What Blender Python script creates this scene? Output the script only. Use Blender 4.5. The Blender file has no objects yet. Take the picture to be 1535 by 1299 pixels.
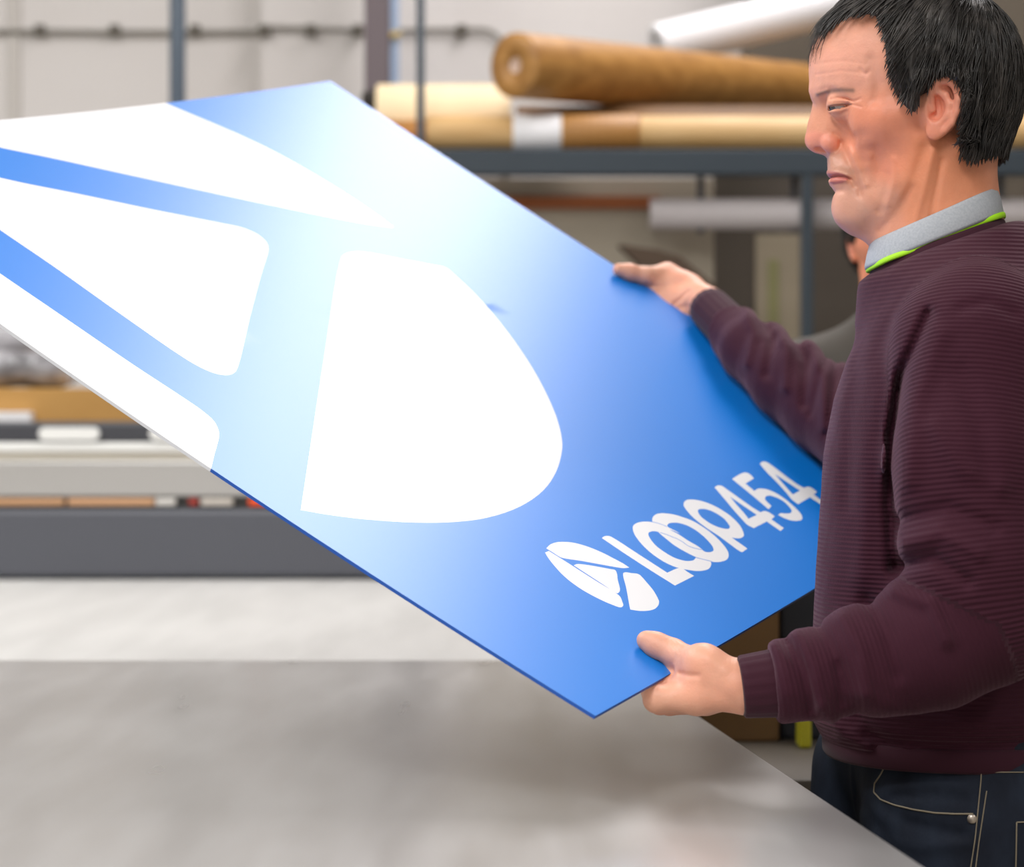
import bpy, bmesh, math, random
import numpy as np
from mathutils import Vector, Matrix
from mathutils.bvhtree import BVHTree
import mathutils.geometry as mg
try:
    import openvdb
except Exception:
    openvdb = None
random.seed(7); rng = np.random.RandomState(11)
scene = bpy.context.scene
COL = scene.collection
F = 3452.19; CX, CY = 767.5, 649.5; CAMZ = 1.27      # focal length in pixels of the 1535x1299 frame
def at(px, py, Y):
    return Vector(((px-CX)/F*Y, Y, CAMZ-(py-CY)/F*Y))
def atv(p, Y): return np.array(at(p[0], p[1], Y))

# ------------------------------------------------------------------ materials
def new_mat(name, color, rough=.5, metal=0., spec=.5, sheen=0., coat=0., sss=0.):
    m = bpy.data.materials.new(name); m.use_nodes = True
    b = m.node_tree.nodes['Principled BSDF']
    b.inputs['Base Color'].default_value = (*color, 1)
    b.inputs['Roughness'].default_value = rough
    b.inputs['Metallic'].default_value = metal
    b.inputs['Specular IOR Level'].default_value = spec
    if sheen: b.inputs['Sheen Weight'].default_value = sheen
    if coat: b.inputs['Coat Weight'].default_value = coat
    if sss:
        b.inputs['Subsurface Weight'].default_value = sss
        b.inputs['Subsurface Radius'].default_value = (1, .3, .15)
        b.inputs['Subsurface Scale'].default_value = .008
    return m
def nodes(m): return m.node_tree.nodes, m.node_tree.links, m.node_tree.nodes['Principled BSDF']
def mottle(m, c1, c2, scale=5, stretch=(1,1,1), detail=4, bump=0., bscale=None, rough=None, dist=.01):
    n, l, b = nodes(m)
    tc = n.new('ShaderNodeTexCoord'); mp = n.new('ShaderNodeMapping'); mp.inputs['Scale'].default_value = stretch
    l.new(tc.outputs['Object'], mp.inputs['Vector'])
    nz = n.new('ShaderNodeTexNoise'); nz.inputs['Scale'].default_value = scale; nz.inputs['Detail'].default_value = detail
    l.new(mp.outputs[0], nz.inputs['Vector'])
    cr = n.new('ShaderNodeValToRGB'); cr.color_ramp.elements[0].position = .3; cr.color_ramp.elements[1].position = .7
    cr.color_ramp.interpolation = 'EASE'; cr.color_ramp.elements[0].position = .2; cr.color_ramp.elements[1].position = .8
    cr.color_ramp.elements[0].color = (*c1, 1); cr.color_ramp.elements[1].color = (*c2, 1)
    l.new(nz.outputs['Fac'], cr.inputs['Fac']); l.new(cr.outputs['Color'], b.inputs['Base Color'])
    if bump:
        nb = n.new('ShaderNodeTexNoise'); nb.inputs['Scale'].default_value = bscale or scale*4; nb.inputs['Detail'].default_value = 5
        l.new(mp.outputs[0], nb.inputs['Vector'])
        bp = n.new('ShaderNodeBump'); bp.inputs['Strength'].default_value = bump; bp.inputs['Distance'].default_value = dist
        l.new(nb.outputs['Fac'], bp.inputs['Height']); l.new(bp.outputs[0], b.inputs['Normal'])
    if rough:
        mr = n.new('ShaderNodeMapRange'); mr.inputs['To Min'].default_value = rough[0]; mr.inputs['To Max'].default_value = rough[1]
        l.new(nz.outputs['Fac'], mr.inputs['Value']); l.new(mr.outputs[0], b.inputs['Roughness'])
    return m
def srgb(h):
    h = h.lstrip('#'); return tuple(((int(h[i:i+2], 16)/255+.055)/1.055)**2.4 if int(h[i:i+2], 16) > 10 else int(h[i:i+2], 16)/255/12.92 for i in (0, 2, 4))

# ------------------------------------------------------------------ object helpers
def tag(o, label=None, cat=None, group=None, kind=None):
    if label: o['label'] = label
    if cat: o['category'] = cat
    if group: o['group'] = group
    if kind: o['kind'] = kind
    return o
def link(name, me, parent=None, mat=None):
    o = bpy.data.objects.new(name, me); COL.objects.link(o)
    if parent:
        o.parent = parent; o.matrix_parent_inverse = Matrix.Translation(-parent.location) if parent.parent is None else Matrix.Identity(4)
    if mat: me.materials.append(mat)
    return o
def empty(name, loc, label, cat, group=None):
    o = bpy.data.objects.new(name, None); COL.objects.link(o); o.location = loc; o.empty_display_size = .05
    return tag(o, label, cat, group)
def smooth_shade(me, on=True):
    me.polygons.foreach_set('use_smooth', [on]*len(me.polygons))
def add_box(bm, lo, hi, M=None):
    vs = [bm.verts.new((x, y, z)) for x in (lo[0], hi[0]) for y in (lo[1], hi[1]) for z in (lo[2], hi[2])]
    if M is not None:
        for v in vs: v.co = M @ v.co
    for f in ((0,1,3,2),(4,6,7,5),(0,4,5,1),(2,3,7,6),(0,2,6,4),(1,5,7,3)): bm.faces.new([vs[i] for i in f])
    return vs
def box(name, lo, hi, mat, parent=None, bevel=.0, M=None):
    bm = bmesh.new(); add_box(bm, lo, hi, M)
    if bevel: bmesh.ops.bevel(bm, geom=bm.edges[:], offset=bevel, segments=2, affect='EDGES', profile=.6)
    bmesh.ops.recalc_face_normals(bm, faces=bm.faces)
    me = bpy.data.meshes.new(name); bm.to_mesh(me); bm.free()
    return link(name, me, parent, mat)
def tube_mesh(pts, radii, seg=16, cap=True, bm=None, closed=False):
    """a tube swept along pts with per-point radii"""
    own = bm is None
    if own: bm = bmesh.new()
    P = [Vector(p) for p in pts]; n = len(P)
    if not hasattr(radii, '__len__'): radii = [radii]*n
    T = []
    for i in range(n):
        a = P[(i-1) % n] if closed else P[max(i-1, 0)]; b = P[(i+1) % n] if closed else P[min(i+1, n-1)]
        T.append((b-a).normalized())
    u = T[0].orthogonal().normalized(); rings = []
    for i in range(n):
        u = (u - T[i]*u.dot(T[i])).normalized(); w = T[i].cross(u)
        rings.append([bm.verts.new(P[i]+radii[i]*(math.cos(2*math.pi*k/seg)*u+math.sin(2*math.pi*k/seg)*w)) for k in range(seg)])
    for i in range(n if closed else n-1):
        A, B = rings[i], rings[(i+1) % n]
        for k in range(seg):
            f = bm.faces.new((A[k], A[(k+1) % seg], B[(k+1) % seg], B[k])); f.smooth = True
    if cap and not closed:
        bm.faces.new(rings[0][::-1]); bm.faces.new(rings[-1])
    if own:
        me = bpy.data.meshes.new('tube'); bmesh.ops.recalc_face_normals(bm, faces=bm.faces); bm.to_mesh(me); bm.free(); return me
def tube(name, pts, radii, mat, parent=None, seg=20, closed=False):
    me = tube_mesh(pts, radii, seg, closed=closed); me.name = name
    return link(name, me, parent, mat)
def hollow_roll(name, a, b, r, mat, parent=None, wall=.004, seg=40):
    """an open paper roll: outer and inner wall and annular ends, wound edge lines left to the material"""
    a, b = Vector(a), Vector(b); d = (b-a).normalized(); e = .004
    prof = [(0, r-wall), (0, r-.001), (e, r), ((b-a).length-e, r), ((b-a).length, r-.001), ((b-a).length, r-wall)]
    bm = bmesh.new(); u = d.orthogonal().normalized(); w = d.cross(u); R = []
    for t, rr in prof: R.append([bm.verts.new(a+d*t+rr*(math.cos(2*math.pi*k/seg)*u+math.sin(2*math.pi*k/seg)*w)) for k in range(seg)])
    for i in range(len(R)):
        A, B = R[i], R[(i+1) % len(R)]
        for k in range(seg): f = bm.faces.new((A[k], A[(k+1) % seg], B[(k+1) % seg], B[k])); f.smooth = True
    bmesh.ops.recalc_face_normals(bm, faces=bm.faces)
    me = bpy.data.meshes.new(name); bm.to_mesh(me); bm.free()
    return link(name, me, parent, mat)

# ------------------------------------------------------------------ camera
cam = bpy.data.cameras.new('camera'); co = bpy.data.objects.new('camera', cam); COL.objects.link(co)
co.location = (0, 0, CAMZ); co.rotation_euler = (math.pi/2, 0, 0)
cam.sensor_fit = 'HORIZONTAL'; cam.sensor_width = 36; cam.lens = F/1535*36; cam.clip_start = .05; cam.clip_end = 60
cam.dof.use_dof = True; cam.dof.focus_distance = 2.12; cam.dof.aperture_fstop = 5.0; cam.dof.aperture_blades = 9
scene.camera = co
scene.view_settings.view_transform = 'Standard'; scene.view_settings.look = 'None'; scene.view_settings.gamma = 1
scene.view_settings.exposure = 0.0; scene.view_settings.use_curve_mapping = False

# ------------------------------------------------------------------ room
M_wall = mottle(new_mat('painted_wall', (.8,.78,.75), .7), srgb('dcd7d3'), srgb('e3dfdc'), 1.2, bump=.05)
M_olive = mottle(new_mat('olive_partition', (.1,.1,.1), .7), srgb('564d41'), srgb('60574a'), 1.5)
M_floor = mottle(new_mat('concrete_floor', (.4,.38,.35), .45), srgb('8d8678'), srgb('a29b8d'), 2, bump=.05)
M_ceil = mottle(new_mat('ceiling_board', (.7,.7,.7), .8), srgb('c8c8c8'), srgb('d2d2d2'), .6)
WY = 7.3; XL, XR = -6.0, 6.0; YB = -4.0; H = 4.6
def structure(o): o['kind'] = 'structure'; return o
structure(box('floor', (XL, YB, -.1), (XR, WY, 0), M_floor))
structure(box('ceiling', (XL, YB, H), (XR, WY, H+.1), M_ceil))
structure(box('wall_back', (XL, WY, 0), (XR, WY+.15, H), M_wall))
structure(box('wall_front', (XL, YB-.15, 0), (XR, YB, H), M_wall))
structure(box('wall_left', (XL-.15, YB, 0), (XL, WY, H), M_wall))
structure(box('wall_right', (XR, YB, 0), (XR+.15, WY, H), M_wall))
# pilaster and the joints of the wall lining
xa, xb = at(392, 0, WY-.14).x, at(546, 0, WY-.14).x
structure(box('trim_1', (xa, WY-.14, 0), (xb, WY, H), M_wall, bevel=.004))
M_joint = new_mat('joint_paint', srgb('cdc8c2'), .7)
xj = at(22, 0, WY).x
structure(box('trim_2', (xj-.02, WY-.012, 0), (xj+.02, WY, H), M_joint, bevel=.003))
# dark olive partition on the right of the wall
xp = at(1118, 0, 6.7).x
structure(box('wall_partition', (xp, 6.7, 0), (XR, 6.85, H), M_olive))

# ------------------------------------------------------------------ lamps of the ceiling
M_lampbody = new_mat('white_enamel', (.8,.8,.8), .4)
M_tubeglow = bpy.data.materials.new('lamp_tube'); M_tubeglow.use_nodes = True
_n = M_tubeglow.node_tree.nodes; _n.clear(); _e = _n.new('ShaderNodeEmission'); _o = _n.new('ShaderNodeOutputMaterial')
_e.inputs['Color'].default_value = (1, .98, .95, 1); _e.inputs['Strength'].default_value = 1
M_tubeglow.node_tree.links.new(_e.outputs[0], _o.inputs[0])
def lamp_row(x, y0, y1, w, power, z=4.27, label='', col=(1,.995,.985)):
    root = empty('ceiling_light', ((x), (y0+y1)/2, z+.06), label, 'ceiling light', 'strip lights under the ceiling')
    box('lamp_housing', (x-w/2-.03, y0-.05, z+.02), (x+w/2+.03, y1+.05, z+.12), M_lampbody, root, bevel=.01)
    for yy in (y0+.3, (y0+y1)/2, y1-.3): box('hanger', (x-.01, yy-.01, z+.12), (x+.01, yy+.01, H), M_lampbody, root)
    ld = bpy.data.lights.new('strip_light', 'AREA'); ld.shape = 'RECTANGLE'; ld.size = w; ld.size_y = y1-y0
    ld.energy = power; ld.color = col
    lo = bpy.data.objects.new('strip_light', ld); COL.objects.link(lo); lo.location = (x, (y0+y1)/2, z+.01)
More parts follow.
